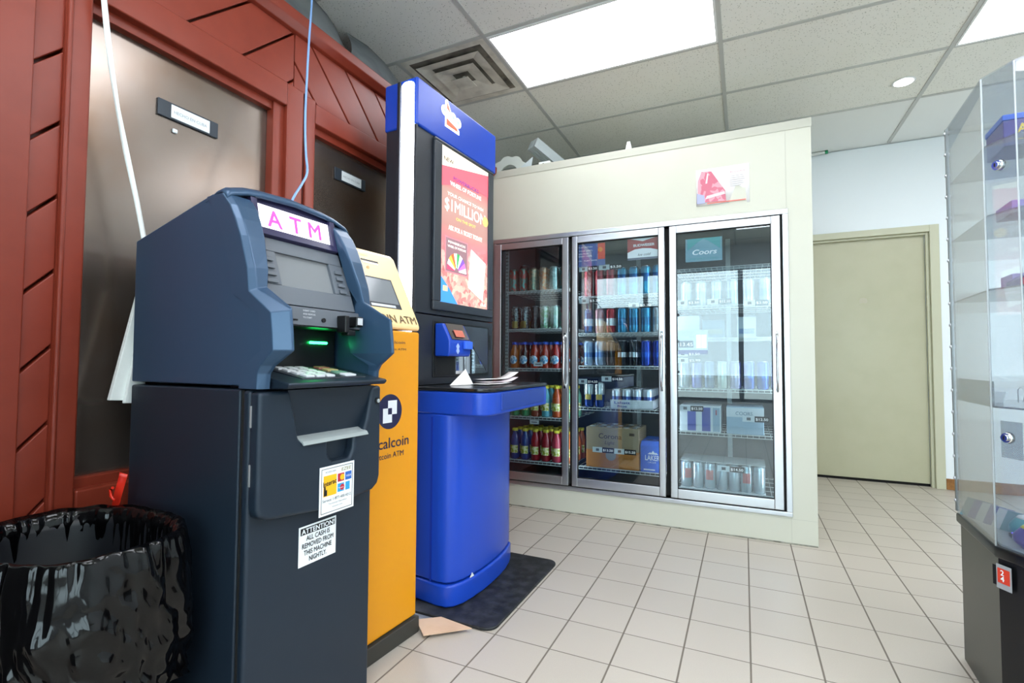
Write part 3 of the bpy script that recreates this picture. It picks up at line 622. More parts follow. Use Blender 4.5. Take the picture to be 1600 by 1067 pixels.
# base cabinet: front bows outward
curve = [(-0.30, -0.03), (-0.02, -0.052), (0.020, -0.046), (0.044, -0.024), (0.060, 0.02), (0.067, 0.085), (0.069, 0.16), (0.064, 0.24), (0.056, 0.31), (0.042, 0.385), (0.022, 0.455), (0.004, 0.50), (-0.03, 0.52), (-0.30, 0.52)]
def offs(c, d): 
    cx_, cy_ = -0.12, 0.24
    return [(x+(d if x > -0.25 else 0)*(1 if x > -0.01 else 0.3), y+(d if y > cy_ else -d)*(0.8)) for x, y in c]
MB().prism(curve, 'z', 0.105, 0.775).build('base_cabinet', blue, K, 0.008, 3, angle=50)
MB().prism(offs(curve, 0.006), 'z', 0.0125, 0.100).build('base_plinth', blue, K, 0.010, 3, angle=50)
bx('seam_strip', mat('deep_blue', '12309a', 0.4), (-0.055, -0.047, -0.0535, -0.040, 0.105, 0.765), K)
MB().prism([(0.055, 0.102), (0.070, 0.120), (0.085, 0.101)], 'x', 0.0695, 0.0705).build('sticker_scrap', wpap, K)
# counter
cy0, cy1 = -0.05, 0.635
ctr = [(-0.20, cy0), (0.135, cy0), (0.170, cy0+0.008), (0.193, cy0+0.030), (0.200, cy0+0.065), (0.200, cy0+0.10), (0.150, cy1-0.02), (0.135, cy1), (-0.20, cy1)]
MB().prism(ctr, 'z', 0.775, 0.868).build('counter_body', blue, K, 0.009, 3, angle=50)
MB().prism([(x+(0.004 if x > 0 else 0), y) for x, y in ctr], 'z', 0.869, 0.884).build('counter_top', mat('black_laminate', '15171b', 0.22, spec=0.6), K, 0.004, 2, angle=50)
# front drawer face follows the counter front edge
p0 = Vector((0.2005, 0.06, 0)); p1 = Vector((0.1475, cy1-0.03, 0)); dv = (p1-p0).normalized(); nv = Vector((dv.y, -dv.x, 0))
def fcface(a, b, z0, z1, d0, d1, name, m, bev=0.0):
    L = (p1-p0).length; q = [p0+dv*(a*L)+nv*d0, p0+dv*(b*L)+nv*d0, p0+dv*(b*L)+nv*d1, p0+dv*(a*L)+nv*d1]
    return MB().prism([(v.x, v.y) for v in q], 'z', z0, z1).build(name, m, K, bev, 3)
fcface(0.04, 0.97, 0.790, 0.862, -0.004, 0.004, 'drawer_front', mat('panel_blue', '173a94', 0.34), 0.004)
# tower
MB().box(-0.335, -0.165, ky0+0.004, ky1-0.004, 0.885, 1.196).build('tower_lower', ink, K, 0.004)
MB().box(-0.335, -0.165, ky0+0.004, ky1-0.004, 1.200, 2.03).build('tower_upper', ink, K, 0.004)
MB().box(-0.34, -0.25, ky0+0.01, ky1-0.01, 0.0125, 0.885).build('back_frame', ink, K, 0.004)
MB().box(-0.342, -0.155, ky0-0.003, ky1+0.003, 2.010, 2.222).build('header', blue, K, 0.010, 3)
# light column on the left flank
MB().box(-0.262, -0.245, ky0-0.010, ky0+0.006, 0.02, 2.215).box(-0.168, -0.155, ky0-0.006, ky0+0.006, 0.02, 2.010).build('lamp_housing', ink, K, 0.002)
mb = MB(); rows = []
for z in [0.03, 2.19, 2.20, 2.208]:
    q = 1.0 if z < 2.195 else (0.8 if z < 2.205 else 0.3)
    rows.append([(-0.206+0.036*math.cos(a)*q, ky0+0.002-0.022*math.sin(a)*q, z) for a in [math.pi*i/12 for i in range(13)]])
mb.grid(rows, smooth=True)
mb.build('light_column', mat('lit_column', 'ffffff', 0.4, emit='f6faff', es=LAMP_LIGHT), K)
# poster with frame
MB().box(-0.165, -0.150, 0.075, 0.585, 1.222, 1.262).box(-0.165, -0.150, 0.075, 0.585, 1.992, 2.006).box(-0.165, -0.150, 0.075, 0.130, 1.262, 1.992).box(-0.165, -0.150, 0.538, 0.585, 1.262, 1.992).build('poster_frame', mat('frame_charcoal', '2f343c', 0.34), K, 0.004)
def poster_mat():
    m = bpy.data.materials.new('lit_poster'); m.use_nodes = True; nt = m.node_tree; b = nt.nodes['Principled BSDF']
    tc = nt.nodes.new('ShaderNodeTexCoord'); sep = nt.nodes.new('ShaderNodeSeparateXYZ'); nt.links.new(tc.outputs['Object'], sep.inputs[0])
    r = nt.nodes.new('ShaderNodeValToRGB'); mr = nt.nodes.new('ShaderNodeMapRange'); mr.inputs[1].default_value = 1.26; mr.inputs[2].default_value = 2.0
    nt.links.new(sep.outputs[2], mr.inputs[0]); nt.links.new(mr.outputs[0], r.inputs[0]); el = r.color_ramp.elements
    el[0].position = 0; el[0].color = lin('d9817a')+(1,); el[1].position = 1; el[1].color = lin('e06470')+(1,)  # ramp colours washed out to carry a hazy reflection over the poster
    for p_, c_ in ((0.35, 'cf6a72'), (0.5, 'a87a72'), (0.72, 'a9837a'), (0.82, 'c45a62')): e = el.new(p_); e.color = lin(c_)+(1,)
    v = nt.nodes.new('ShaderNodeTexVoronoi'); v.inputs['Scale'].default_value = 46; nt.links.new(tc.outputs['Object'], v.inputs['Vector'])
    cr = nt.nodes.new('ShaderNodeValToRGB'); cr.color_ramp.elements[0].color = lin('a4565a')+(1,); cr.color_ramp.elements[1].color = lin('f3c6b0')+(1,); nt.links.new(v.outputs['Color'], cr.inputs[0])
    f = nt.nodes.new('ShaderNodeMapRange'); f.inputs[1].default_value = 0.40; f.inputs[2].default_value = 0.26; f.inputs[4].default_value = 0.85; nt.links.new(mr.outputs[0], f.inputs[0])
    mx = nt.nodes.new('ShaderNodeMix'); mx.data_type = 'RGBA'; nt.links.new(f.outputs[0], mx.inputs[0]); nt.links.new(r.outputs[0], mx.inputs[6]); nt.links.new(cr.outputs[0], mx.inputs[7])
    nt.links.new(mx.outputs[2], b.inputs['Emission Color']); b.inputs['Emission Strength'].default_value = 0.75
    nt.links.new(mx.outputs[2], b.inputs['Base Color']); b.inputs['Roughness'].default_value = 0.12; b.inputs['Coat Weight'].default_value = 0.5
    return m
pst = bx('lit_poster', poster_mat(), (-0.164, -0.158, 0.128, 0.540, 1.258, 1.996), K)
def em(name, c, s=0.8): return mat(name, c, 0.4, emit=c, es=s)
px = -0.1578
def pp(name, pts, m, l=0.0): return MB().prism(pts, 'x', px+l, px+l+0.0004).build(name, m, pst)
pp('cream_corner', [(0.130, 1.992), (0.538, 1.992), (0.538, 1.975), (0.130, 1.895)], em('cream_print', 'f3e6cf', 0.85))
text('lettering', 'NEW', mat('poster_ink', '3b2a20', 0.6), pst, (px+0.0012, 0.150, 1.925), (0, 1, 0), (0, 0, 1), 0.020, width=0.075, bold=0.015)
pp('pink_band', [(0.130, 1.895), (0.538, 1.975), (0.538, 1.86), (0.33, 1.86), (0.130, 1.80)], em('rose_print', 'e65a68', 0.8))
wt = em('poster_white', 'f6efe6', 0.95); gd = em('poster_gold', 'e9c66a', 0.9); gy = em('poster_silver', 'c9c5bf', 0.9)
text('lettering', 'POWERBUCKS', em('poster_violet', '5b4590', 0.6), pst, (px+0.0012, 0.335, 1.853), (0, 1, 0), (0, 0, 1), 0.018, width=0.22, align='CENTER', bold=0.02)
text('lettering', 'WHEEL OF FORTUNE', wt, pst, (px+0.0012, 0.335, 1.822), (0, 1, 0), (0, 0, 1), 0.020, width=0.27, align='CENTER', bold=0.02)
text('lettering', 'YOUR CHANCE TO WIN', wt, pst, (px+0.0012, 0.335, 1.770), (0, 1, 0), (0, 0, 1), 0.016, width=0.31, align='CENTER', bold=0.01)
text('lettering', '$1MILLION', gy, pst, (px+0.0012, 0.335, 1.700), (0, 1, 0), (0, 0, 1), 0.055, width=0.35, align='CENTER', bold=0.03)
MB().cyl((px+0.0008, 0.512, 1.722), 0.026, 0.001, 'x', 28).build('coin', gd, pst)
text('lettering', 'ON THE SPOT', gd, pst, (px+0.0012, 0.335, 1.665), (0, 1, 0), (0, 0, 1), 0.014, width=0.17, align='CENTER', bold=0.01)
text('lettering', 'ASK FOR A TICKET TODAY!', wt, pst, (px+0.0012, 0.335, 1.608), (0, 1, 0), (0, 0, 1), 0.022, width=0.29, align='CENTER', bold=0.02)
pp('ticket_panel', [(0.165, 1.405), (0.352, 1.405), (0.352, 1.575), (0.165, 1.575)], em('panel_pink', 'c97a84', 0.7), 0.0005)
pp('ticket_panel_field', [(0.172, 1.412), (0.345, 1.412), (0.345, 1.568), (0.172, 1.568)], em('panel_grey', '8a6a70', 0.7), 0.001)
for z_, w_ in ((1.545, 0.14), (1.525, 0.15)): text('lettering', 'WHEEL OF FORTUNE' if w_ > .145 else 'POWERBUCKS', wt, pst, (px+0.002, 0.258, z_), (0, 1, 0), (0, 0, 1), 0.011, width=w_, align='CENTER', bold=0.01)
fan = ['f0f0f0', 'd070b0', '7a4fc0', 'f6f6f6', '3f9a57', 'f0f0f0', 'd4653a', 'f3c04a', 'f0f0f0', 'c04a6a']
for i, c in enumerate(fan):
    a0, a1 = math.pi*i/10, math.pi*(i+1)/10
    pp('wheel_wedge', [(0.258+0.018*math.cos(a0), 1.418+0.018*math.sin(a0)), (0.258+0.080*math.cos(a0), 1.418+0.088*math.sin(a0)), (0.258+0.080*math.cos(a1), 1.418+0.088*math.sin(a1)), (0.258+0.018*math.cos(a1), 1.418+0.018*math.sin(a1))], em('wedge_'+c, c, 0.8), 0.0018)
pp('ticket', [(0.355, 1.355), (0.49, 1.300), (0.515, 1.500), (0.380, 1.550)], em('ticket_white', 'f4f1ea', 0.95), 0.0022)
text('lettering', 'POWERBUCKS', em('ticket_grey', 'a39a90', 0.6), pst, (px+0.003, 0.388, 1.522), (0, 1, -0.36), (0, 0.12, 1), 0.010, width=0.11)
pp('blue_corner', [(0.130, 1.26), (0.27, 1.26), (0.20, 1.33), (0.130, 1.385)], em('print_blue', '3f86d8', 0.8), 0.0016)
pp('blue_corner_mark', [(0.150, 1.315), (0.185, 1.315), (0.185, 1.34), (0.150, 1.34)], em('mark_orange', 'f0b48a', 0.9), 0.0022)
text('lettering', 'OLG', wt, pst, (px+0.0030, 0.47, 1.275), (0, 1, 0), (0, 0, 1), 0.014, width=0.05, bold=0.01)
# header emblem: white outlined triangle, three rings, red triangle
hxp = -0.1545
emb = MB()
emb.prism([(0.150, 2.205), (0.158, 2.213), (0.166, 2.212), (0.205, 2.150), (0.262, 2.100), (0.262, 2.083), (0.150, 2.083)], 'x', hxp, hxp+0.003)
for y_, z_ in ((0.145, 2.155), (0.212, 2.147), (0.252, 2.138)): emb.cyl((hxp, y_, z_), 0.024, 0.0034, 'x', 28)
emb = emb.build('emblem', em('emblem_white', 'ffffff', 1.3), K)
MB().prism([(0.161, 2.170), (0.161, 2.203), (0.190, 2.158)], 'x', hxp+0.0036, hxp+0.0042).prism([(0.158, 2.092), (0.158, 2.124), (0.240, 2.106), (0.250, 2.092)], 'x', hxp+0.0036, hxp+0.0042).build('emblem_triangle', em('emblem_red', 'e0502e', 0.9), emb)
for y_, z_ in ((0.145, 2.155), (0.212, 2.147), (0.252, 2.138)): MB().cyl((hxp+0.0036, y_, z_), 0.009, 0.0006, 'x', 20).build('emblem_dot', em('emblem_blue', '8fa8e8', 0.9), emb)
# niche in the lower tower: recess, blue ticket checker, mirror-like panels
MB().box(-0.165, -0.160, 0.090, 0.565, 0.918, 1.172).build('niche_frame', blackp, K, 0.002)
bx('niche_opening', mat('void_black', '050506', 0.5), (-0.160, -0.1585, 0.100, 0.255, 0.925, 1.030), K)
mirror = mat('mirror_panel', 'c9ccd0', 0.03, metal=1.0); gloss_black = mat('smoked_panel', '6b6e74', 0.22, metal=0.9)
MB().prism([(0.262, 0.930), (0.545, 0.930), (0.40, 1.06), (0.300, 1.162), (0.262, 1.162)], 'x', -0.160, -0.1575).build('mirror_panel', mirror, K)
MB().prism([(0.545, 0.932), (0.545, 1.162), (0.305, 1.162), (0.405, 1.062)], 'x', -0.160, -0.1560).build('smoked_panel', gloss_black, K)
bx('vent_slot', MATS['void_black'], (-0.1652, -0.1635, 0.573, 0.590, 1.050, 1.128), K)
bb = MB().prism([(-0.160, 1.012), (-0.085, 1.012), (-0.078, 1.030), (-0.078, 1.085), (-0.118, 1.160), (-0.160, 1.160)], 'y', 0.100, 0.268).build('ticket_checker', blue, K, 0.006, 3)
MB().prism([(-0.0775, 1.087), (-0.0765, 1.090), (-0.1165, 1.161), (-0.1185, 1.160)], 'y', 0.118, 0.255).build('display', mat('checker_display', '3a2f30', 0.08, spec=0.9), bb)
MB().prism([(-0.0775, 1.100), (-0.0762, 1.100), (-0.0945, 1.132), (-0.0960, 1.132)], 'y', 0.15, 0.22).build('display_mark', mat('coral_print', 'c46a58', 0.4), bb)
bx('scanner_box', mat('mid_blue', '3f6fe0', 0.35), (-0.078, -0.062, 0.205, 0.262, 1.045, 1.082), bb, 0.003)
MB().prism([(0.163, 1.022), (0.176, 1.036), (0.170, 1.048), (0.176, 1.058), (0.163, 1.072), (0.150, 1.058), (0.156, 1.048), (0.150, 1.036)], 'x', -0.0782, -0.0770).build('ticket_symbol', mat('pale_blue_print', 'a9bdf0', 0.4), bb)
# things on the kiosk counter
Kp = lambda x, y, z: K.matrix_basis @ Vector((x, y, z))
K.matrix_basis = Matrix.Translation((-1.105, 1.769, 0)) @ Matrix.Rotation(-math.radians(4), 4, 'Z')
paper_m = mat('paper', 'e8e6e6', 0.7); paper_p = mat('paper_pink', 'd9cdd2', 0.7)
mb = MB(); a, b, c, d = Kp(-0.06, 0.08, 0.886), Kp(-0.01, 0.19, 0.886), Kp(-0.06, 0.20, 0.955), Kp(-0.10, 0.19, 0.886)
vs = [mb.bm.verts.new(p) for p in (a, b, c, d)]
mb.bm.faces.new((vs[0], vs[1], vs[2])); mb.bm.faces.new((vs[0], vs[2], vs[3]))
o = mb.build('folded_leaflet', paper_m); o.modifiers.new('s', 'SOLIDIFY').thickness = 0.0008
tag(o, 'small white leaflet folded upright on the kiosk counter', 'leaflet')
def slip(x, y, rot, z, w_, l_, m_, lab, curl):
    mb = MB(); rows = []
    for i in range(9):
        u = i/8; row = []
        for j in range(3):
            v = j/2; lx, ly = (v-0.5)*w_, (u-0.5)*l_
            zz = z+curl*(max(0, u-0.55)**2)*1.2+0.001*math.sin(u*7+x*50)+0.001
            row.append(Kp(x+lx*math.cos(rot)-ly*math.sin(rot), y+lx*math.sin(rot)+ly*math.cos(rot), zz))
        rows.append(row)
    mb.grid(rows, smooth=True); o = mb.build('paper_slip', m_); o.modifiers.new('s', 'SOLIDIFY').thickness = 0.0006
    tag(o, lab, 'paper slip')
slip(0.02, 0.30, 0.05, 0.888, 0.09, 0.24, paper_m, 'long white paper slip at the bottom of the pile on the kiosk counter', 0.0)
slip(0.00, 0.38, -0.15, 0.893, 0.09, 0.22, paper_p, 'pinkish paper slip in the middle of the pile on the kiosk counter', 0.08)
slip(-0.03, 0.42, -0.4, 0.904, 0.08, 0.22, paper_m, 'white paper slip with a curled end on top of the counter pile', 0.14)

# mat, cardboard, metal plate on the floor
rub = mat('black_rubber', '17191c', 0.55, vary=(22, '3c3e42', 0.7), bump=(90, 0.3, 0.001))
def rrect(x0, x1, y0, y1, r, n=6):
    P = []
    for cx_, cy_, a in ((x1-r, y0+r, -90), (x1-r, y1-r, 0), (x0+r, y1-r, 90), (x0+r, y0+r, 180)):
        P += [(cx_+r*math.cos(math.radians(a+90*i/n)), cy_+r*math.sin(math.radians(a+90*i/n))) for i in range(n+1)]
    return P
tag(MB().prism(rrect(-1.50, -0.842, 1.655, 2.365, 0.05), 'z', 0.0, 0.0115).build('floor_mat', rub, None, 0.004, 2), 'black rubber mat with rounded corners under the blue kiosk', 'floor mat')
tag(MB().prism([(-1.135, 1.592), (-1.047, 1.515), (-0.915, 1.630), (-1.06, 1.650)], 'z', 0.0125, 0.0165).build('cardboard_piece', mat('tan_cardboard', 'd2b196', 0.8, vary=(20, 'c7a488', 0.5))), 'flat tan cardboard piece on the floor before the mat', 'cardboard')
tag(MB().prism([(-1.30, 1.566), (-1.10, 1.572), (-1.07, 1.60), (-1.075, 1.64), (-1.30, 1.64)], 'z', 0.0, 0.012).build('metal_plate', mat('grey_plate', '8d9195', 0.4, metal=0.5), None, 0.003), 'grey metal plate on the floor between yellow machine and mat', 'metal plate')

# ------------------------------------------------------------------ waste bin with liner
binm = mat('bin_plastic', '101318', 0.45)
linm = mat('black_liner_film', '040405', 0.10, spec=0.35)
BC = (-1.315, 0.595)
bn = thing('waste_bin', 'dark waste bin lined with a shiny black bag in front of the red wall', 'waste bin', (BC[0], BC[1], 0))
def ell(a, ax, ay, p=2.4):
    c, s_ = math.cos(a), math.sin(a); r = (abs(c/ax)**p+abs(s_/ay)**p)**(-1/p); return c*r, s_*r
rows = []
for z, k_ in ((0.0, 0.80), (0.02, 0.82), (0.58, 0.97), (0.60, 1.0), (0.605, 0.985), (0.58, 0.955), (0.03, 0.79)):
    rows.append([(ell(2*math.pi*i/64, 0.21*k_, 0.155*k_)+(z,)) for i in range(64)])
mb = MB(); V = mb.grid(rows, smooth=True, close=True); mb.bm.faces.new(V[-1]); mb.bm.faces.new(list(reversed(V[0]))); mb.build('bin_body', binm, bn)
N = 260; rows = []
prof = []
for j in range(17): prof.append((0.10+0.50*j/16, -0.012-0.010*(1-j/16), 1.0-j/16))       # inside going up
prof += [(0.612, -0.006, 0.1), (0.620, 0.003, 0.1), (0.616, 0.011, 0.15)]
for j in range(26): prof.append((0.606-0.29*j/25, 0.014+0.012*math.sin(j/25*2.6), 0.2+0.8*j/25))
for j, (z, d, wr) in enumerate(prof):
    row = []
    out = j >= 18
    for i in range(N):
        a = 2*math.pi*i/N
        x, y = ell(a, 0.213, 0.158)
        n_ = Vector((x/0.213**2, y/0.158**2, 0)).normalized()
        e1 = abs(noise.noise(Vector((a*3.1, z*9, 1.3)))); e2 = abs(noise.noise(Vector((a*7.5+z*14, z*13, 7)))); e3 = noise.noise(Vector((a*22, z*8, 3)))
        pleat = 0.005*noise.noise(Vector((a*16, z*4, 9)))*math.exp(-abs(z-0.612)*9)
        e4 = abs(noise.noise(Vector((a*6.0-z*10, z*17+a*3, 21))))
        dd = d + wr*(0.040*(e1-0.2)+0.020*(e2-0.2)+0.022*(e4-0.15))*(1 if out else 0.4) + pleat*2.0 + 0.0008*e3
        if out: dd = max(dd, 0.006+0.004*wr)
        else: dd = min(dd, -0.004)
        zz = z+0.006*noise.noise(Vector((a*5, 2.2, 0)))
        if out: zz -= (j-20)/25*0.09*max(0, noise.noise(Vector((a*1.3+0.6, 0.3, 5)))+0.35)
        if y+n_.y*dd > 0.185: dd = (0.185-y)/max(0.3, n_.y)
        row.append((x+n_.x*dd, y+n_.y*dd, zz))
    rows.append(row)
mb = MB(); mb.grid(rows, smooth=True, close=True); ln = mb.build('bin_liner', linm, bn)
mb = MB(); rows = []
for i in range(10):
    u = i/9; rows.append([(-0.1545+0.03*u*math.sin(u*1.5)-0.012+0.006*u, 0.150-0.004*u, 0.600+0.10*u), (-0.1545+0.014*math.sin(u*3), 0.156+0.004*math.sin(u*9), 0.600+0.10*u), (-0.1545+0.03*u+0.012, 0.150+0.006*u, 0.600+0.098*u)])
mb.grid(rows, smooth=True); mb.tube([(-0.155, 0.15, 0.63), (-0.172, 0.15, 0.638), (-0.176, 0.15, 0.655), (-0.166, 0.15, 0.66)], 0.004, 6)
o = mb.build('drawstring', mat('red_film', 'e0301e', 0.35), bn); o.modifiers.new('s', 'SOLIDIFY').thickness = 0.001
o['label'] = 'red drawstring'

# ------------------------------------------------------------------ walk-in drinks cooler
panel_m = mat('cooler_panel_paint', 'cbcabb', 0.36, vary=(3, 'c7c5b5', 0.5), bump=(30, 0.06, 0.001))
CY = 3.160
CX0, CX1, CZ = -2.15, 0.350, 2.352
OX0, OX1, OZ0, OZ1 = -1.62, 0.232, 0.147, 1.857
C = thing('walk_in_cooler', 'cream walk-in drinks cooler with three glass doors', 'cooler', (0, 0, 0))
MB().box(CX0, OX0, CY, CY+0.09, 0.0, CZ).box(OX1, CX1, CY, CY+0.09, 0, CZ).box(OX0, OX1, CY, CY+0.09, 0, OZ0).box(OX0, OX1, CY, CY+0.09, OZ1, CZ).build('front_wall', panel_m, C)
bx('side_wall', panel_m, (CX1-0.09, CX1, CY+0.09, YD-0.002, 0, CZ), C); bx('top_wall', panel_m, (CX0, CX1-0.09, CY+0.09, YD-0.002, CZ-0.1, CZ-0.02), C)
MB().box(CX0, CX1+0.003, CY-0.003, CY, CZ-0.048, CZ+0.002).box(OX1-0.008, OX1-0.006, CY-0.0012, CY+0.001, 0.0, CZ-0.048).box(CX0, CX1, CY-0.0008, CY, OZ0-0.012, OZ0-0.010).build('seam_strips', mat('panel_seam', 'bab9ab', 0.4), C)
bx('base_caulk', mat('grimy_caulk', '6f6d62', 0.9, vary=(12, 'b9b7a8', 1.0)), (-1.62, CX1-0.002, CY-0.003, CY, 0.0, 0.007), C)
MB().box(OX0, OX1, CY-0.008, CY+0.03, OZ1-0.030, OZ1).box(OX0, OX1, CY-0.008, CY+0.03, OZ0, OZ0+0.026).box(OX1-0.030, OX1, CY-0.008, CY+0.03, OZ0+0.026, OZ1-0.03).box(OX0, OX0+0.02, CY-0.008, CY+0.03, OZ0+0.026, OZ1-0.03).build('outer_frame', alu, C, 0.003)
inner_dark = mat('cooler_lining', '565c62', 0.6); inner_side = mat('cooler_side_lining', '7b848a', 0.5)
IY1 = CY+0.82
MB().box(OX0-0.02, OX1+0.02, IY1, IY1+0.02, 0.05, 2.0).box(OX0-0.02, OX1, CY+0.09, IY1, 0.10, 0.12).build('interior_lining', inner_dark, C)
MB().box(OX0-0.03, OX0-0.012, CY+0.09, IY1, 0.05, 2.0).box(OX1+0.0, OX1+0.02, CY+0.09, IY1, 0.05, 2.0).box(OX0, OX1, CY+0.09, IY1, 1.98, 2.0).build('interior_side', inner_side, C)
MB().box(-1.052, -1.030, CY+0.012, CY+0.04, OZ0+0.02, OZ1-0.02).box(-0.436, -0.410, CY+0.012, CY+0.04, OZ0+0.02, OZ1-0.02).box(OX0+0.02, OX1-0.03, CY+0.012, CY+0.035, OZ1-0.042, OZ1-0.028).box(OX0+0.02, OX1-0.03, CY+0.012, CY+0.035, OZ0+0.024, OZ0+0.04).box(0.190, 0.204, CY+0.0, CY+0.04, OZ0+0.02, OZ1-0.02).build('door_gasket', dark_gap, C)
glass_c = sheet_glass('cooler_glass', 'dfe9ec', 2.0, 0.0)
def cooler_door(x0, x1, sl, sr, lab):
    d = MB().box(x0, x0+sl, CY-0.018, CY+0.012, 0.182, 1.820).box(x1-sr, x1, CY-0.018, CY+0.012, 0.182, 1.820).box(x0+sl, x1-sr, CY-0.018, CY+0.012, 0.182, 0.236).box(x0+sl, x1-sr, CY-0.018, CY+0.012, 1.776, 1.820).build('door', alu, C, 0.003)
    bx('glass_pane', glass_c, (x0+sl-0.004, x1-sr+0.004, CY-0.004, CY+0.002, 0.232, 1.780), d)
    MB().box(x0+sl-0.004, x0+sl+0.003, CY-0.014, CY+0.006, 0.236, 1.776).box(x1-sr-0.003, x1-sr+0.004, CY-0.014, CY+0.006, 0.236, 1.776).box(x0+sl, x1-sr, CY-0.014, CY+0.006, 0.233, 0.239).box(x0+sl, x1-sr, CY-0.014, CY+0.006, 1.773, 1.779).build('seal', mat('black_seal', '17181a', 0.6), d)
    xh = x1-sr*0.5
    MB().tube([(xh, CY-0.019, 1.165), (xh, CY-0.045, 1.150), (xh, CY-0.048, 1.10), (xh, CY-0.048, 0.90), (xh, CY-0.045, 0.845), (xh, CY-0.019, 0.83)], 0.0065, 10).box(xh-0.008, xh+0.008, CY-0.022, CY-0.018, 1.150, 1.18).box(xh-0.008, xh+0.008, CY-0.022, CY-0.018, 0.815, 0.845).build('handle', mat('chrome', 'd9dcde', 0.12, metal=1.0), d)
    return d
D1 = cooler_door(-1.602, -1.054, 0.050, 0.042, '')
D2 = cooler_door(-1.028, -0.437, 0.036, 0.036, '')
D3 = cooler_door(-0.408, 0.190, 0.040, 0.046, '')
# shelf standards with slots and wire shelves
std_m = mat('slotted_standard', 'b9c3c4', 0.4, metal=0.3); slot_m = MATS['void_black']
shm = mat('white_wire', 'dfe4e2', 0.4)
for xs in (-1.553, -1.03, -0.425):
    sd = MB().box(xs-0.012, xs+0.012, CY+0.085, CY+0.095, 0.16, 1.84).build('shelf_standard', std_m, C)
    m_ = MB(); z_ = 0.20
    while z_ < 1.80:
        for q in (-0.007, 0.003): m_.box(xs+q, xs+q+0.004, CY+0.0835, CY+0.085, z_, z_+0.012)
        z_ += 0.026
    m_.build('slots', slot_m, sd)
for xs in (-1.32, -0.75, -0.10): bx('rear_standard', std_m, (xs-0.016, xs+0.016, IY1-0.012, IY1-0.001, 0.16, 1.90), C)
DOORX = {1: (-1.545, -1.052), 2: (-1.012, -0.448), 3: (-0.395, 0.200)}
SY0, SY1 = CY+0.075, CY+0.62
def shelf(door_i, z):
    x0, x1 = DOORX[door_i]; m_ = MB()
    m_.box(x0, x1, SY0-0.004, SY0, z-0.004, z-0.0005).box(x0, x1, SY0-0.004, SY0, z-0.020, z-0.0165)
    n = int((x1-x0)/0.03)
    for k_ in range(n+1):
        x = x0+0.003+(x1-x0-0.006)*k_/n; m_.box(x-0.0013, x+0.0013, SY0-0.003, SY1, z-0.0035, z-0.001)
        m_.box(x-0.0013, x+0.0013, SY0-0.003, SY0-0.001, z-0.018, z-0.003)
    for q in range(5): y = SY0+0.12*q+0.03; m_.box(x0, x1, y, y+0.003, z-0.007, z-0.0035)
    return m_.build('wire_shelf', shm, C)
SH = {1: (1.492, 1.222, 0.944, 0.606, 0.300), 2: (1.430, 1.183, 0.966, 0.690, 0.298), 3: (1.568, 1.338, 1.142, 0.834, 0.570, 0.226)}
for d_, zs in SH.items():
    for z in zs: shelf(d_, z)
# slim glowing tubes behind the mullions, added to brighten the cooler inside
fill_tube_m = mat('cooler_fill_glow', 'ffffff', 0.4, emit='eaf4ff', es=26)
for x in (-1.075, -0.462, 0.205-0.03): MB().cyl((x+0.03, CY+0.052, 0.25), 0.007, 1.5, n=10).build('cooler_fill_tube', fill_tube_m, C)

# ------------------------------------------------------------------ drinks
can_lid = mat('can_lid', 'c6cacc', 0.25, metal=0.9)
def can_mat(name, base, second=None, z0=0.3, z1=0.5, metal=0.55, scale=0):
    """printed can: base colour, a band or a splashed second colour"""
    if name in MATS: return MATS[name]
    m = mat(name, base, 0.25, metal=metal); nt = m.node_tree; b = nt.nodes['Principled BSDF']
    if second:
        tc = nt.nodes.new('ShaderNodeTexCoord'); mx = nt.nodes.new('ShaderNodeMix'); mx.data_type = 'RGBA'
        mx.inputs[6].default_value = lin(base)+(1,); mx.inputs[7].default_value = lin(second)+(1,)
        if scale:
            v = nt.nodes.new('ShaderNodeTexVoronoi'); v.inputs['Scale'].default_value = scale; nt.links.new(tc.outputs['Object'], v.inputs['Vector'])
            r = nt.nodes.new('ShaderNodeMath'); r.operation = 'GREATER_THAN'; r.inputs[1].default_value = 0.52
            sx_ = nt.nodes.new('ShaderNodeSeparateXYZ'); nt.links.new(v.outputs['Color'], sx_.inputs[0]); nt.links.new(sx_.outputs[0], r.inputs[0]); nt.links.new(r.outputs[0], mx.inputs[0])
        else:
            sp = nt.nodes.new('ShaderNodeSeparateXYZ'); nt.links.new(tc.outputs['Generated'], sp.inputs[0])
            g = nt.nodes.new('ShaderNodeMath'); g.operation = 'GREATER_THAN'; g.inputs[1].default_value = z0; l_ = nt.nodes.new('ShaderNodeMath'); l_.operation = 'LESS_THAN'; l_.inputs[1].default_value = z1
            mu = nt.nodes.new('ShaderNodeMath'); mu.operation = 'MULTIPLY'; nt.links.new(sp.outputs[2], g.inputs[0]); nt.links.new(sp.outputs[2], l_.inputs[0]); nt.links.new(g.outputs[0], mu.inputs[0]); nt.links.new(l_.outputs[0], mu.inputs[1]); nt.links.new(mu.outputs[0], mx.inputs[0])
        nt.links.new(mx.outputs[2], b.inputs['Base Color'])
    return m
PROTO = {}
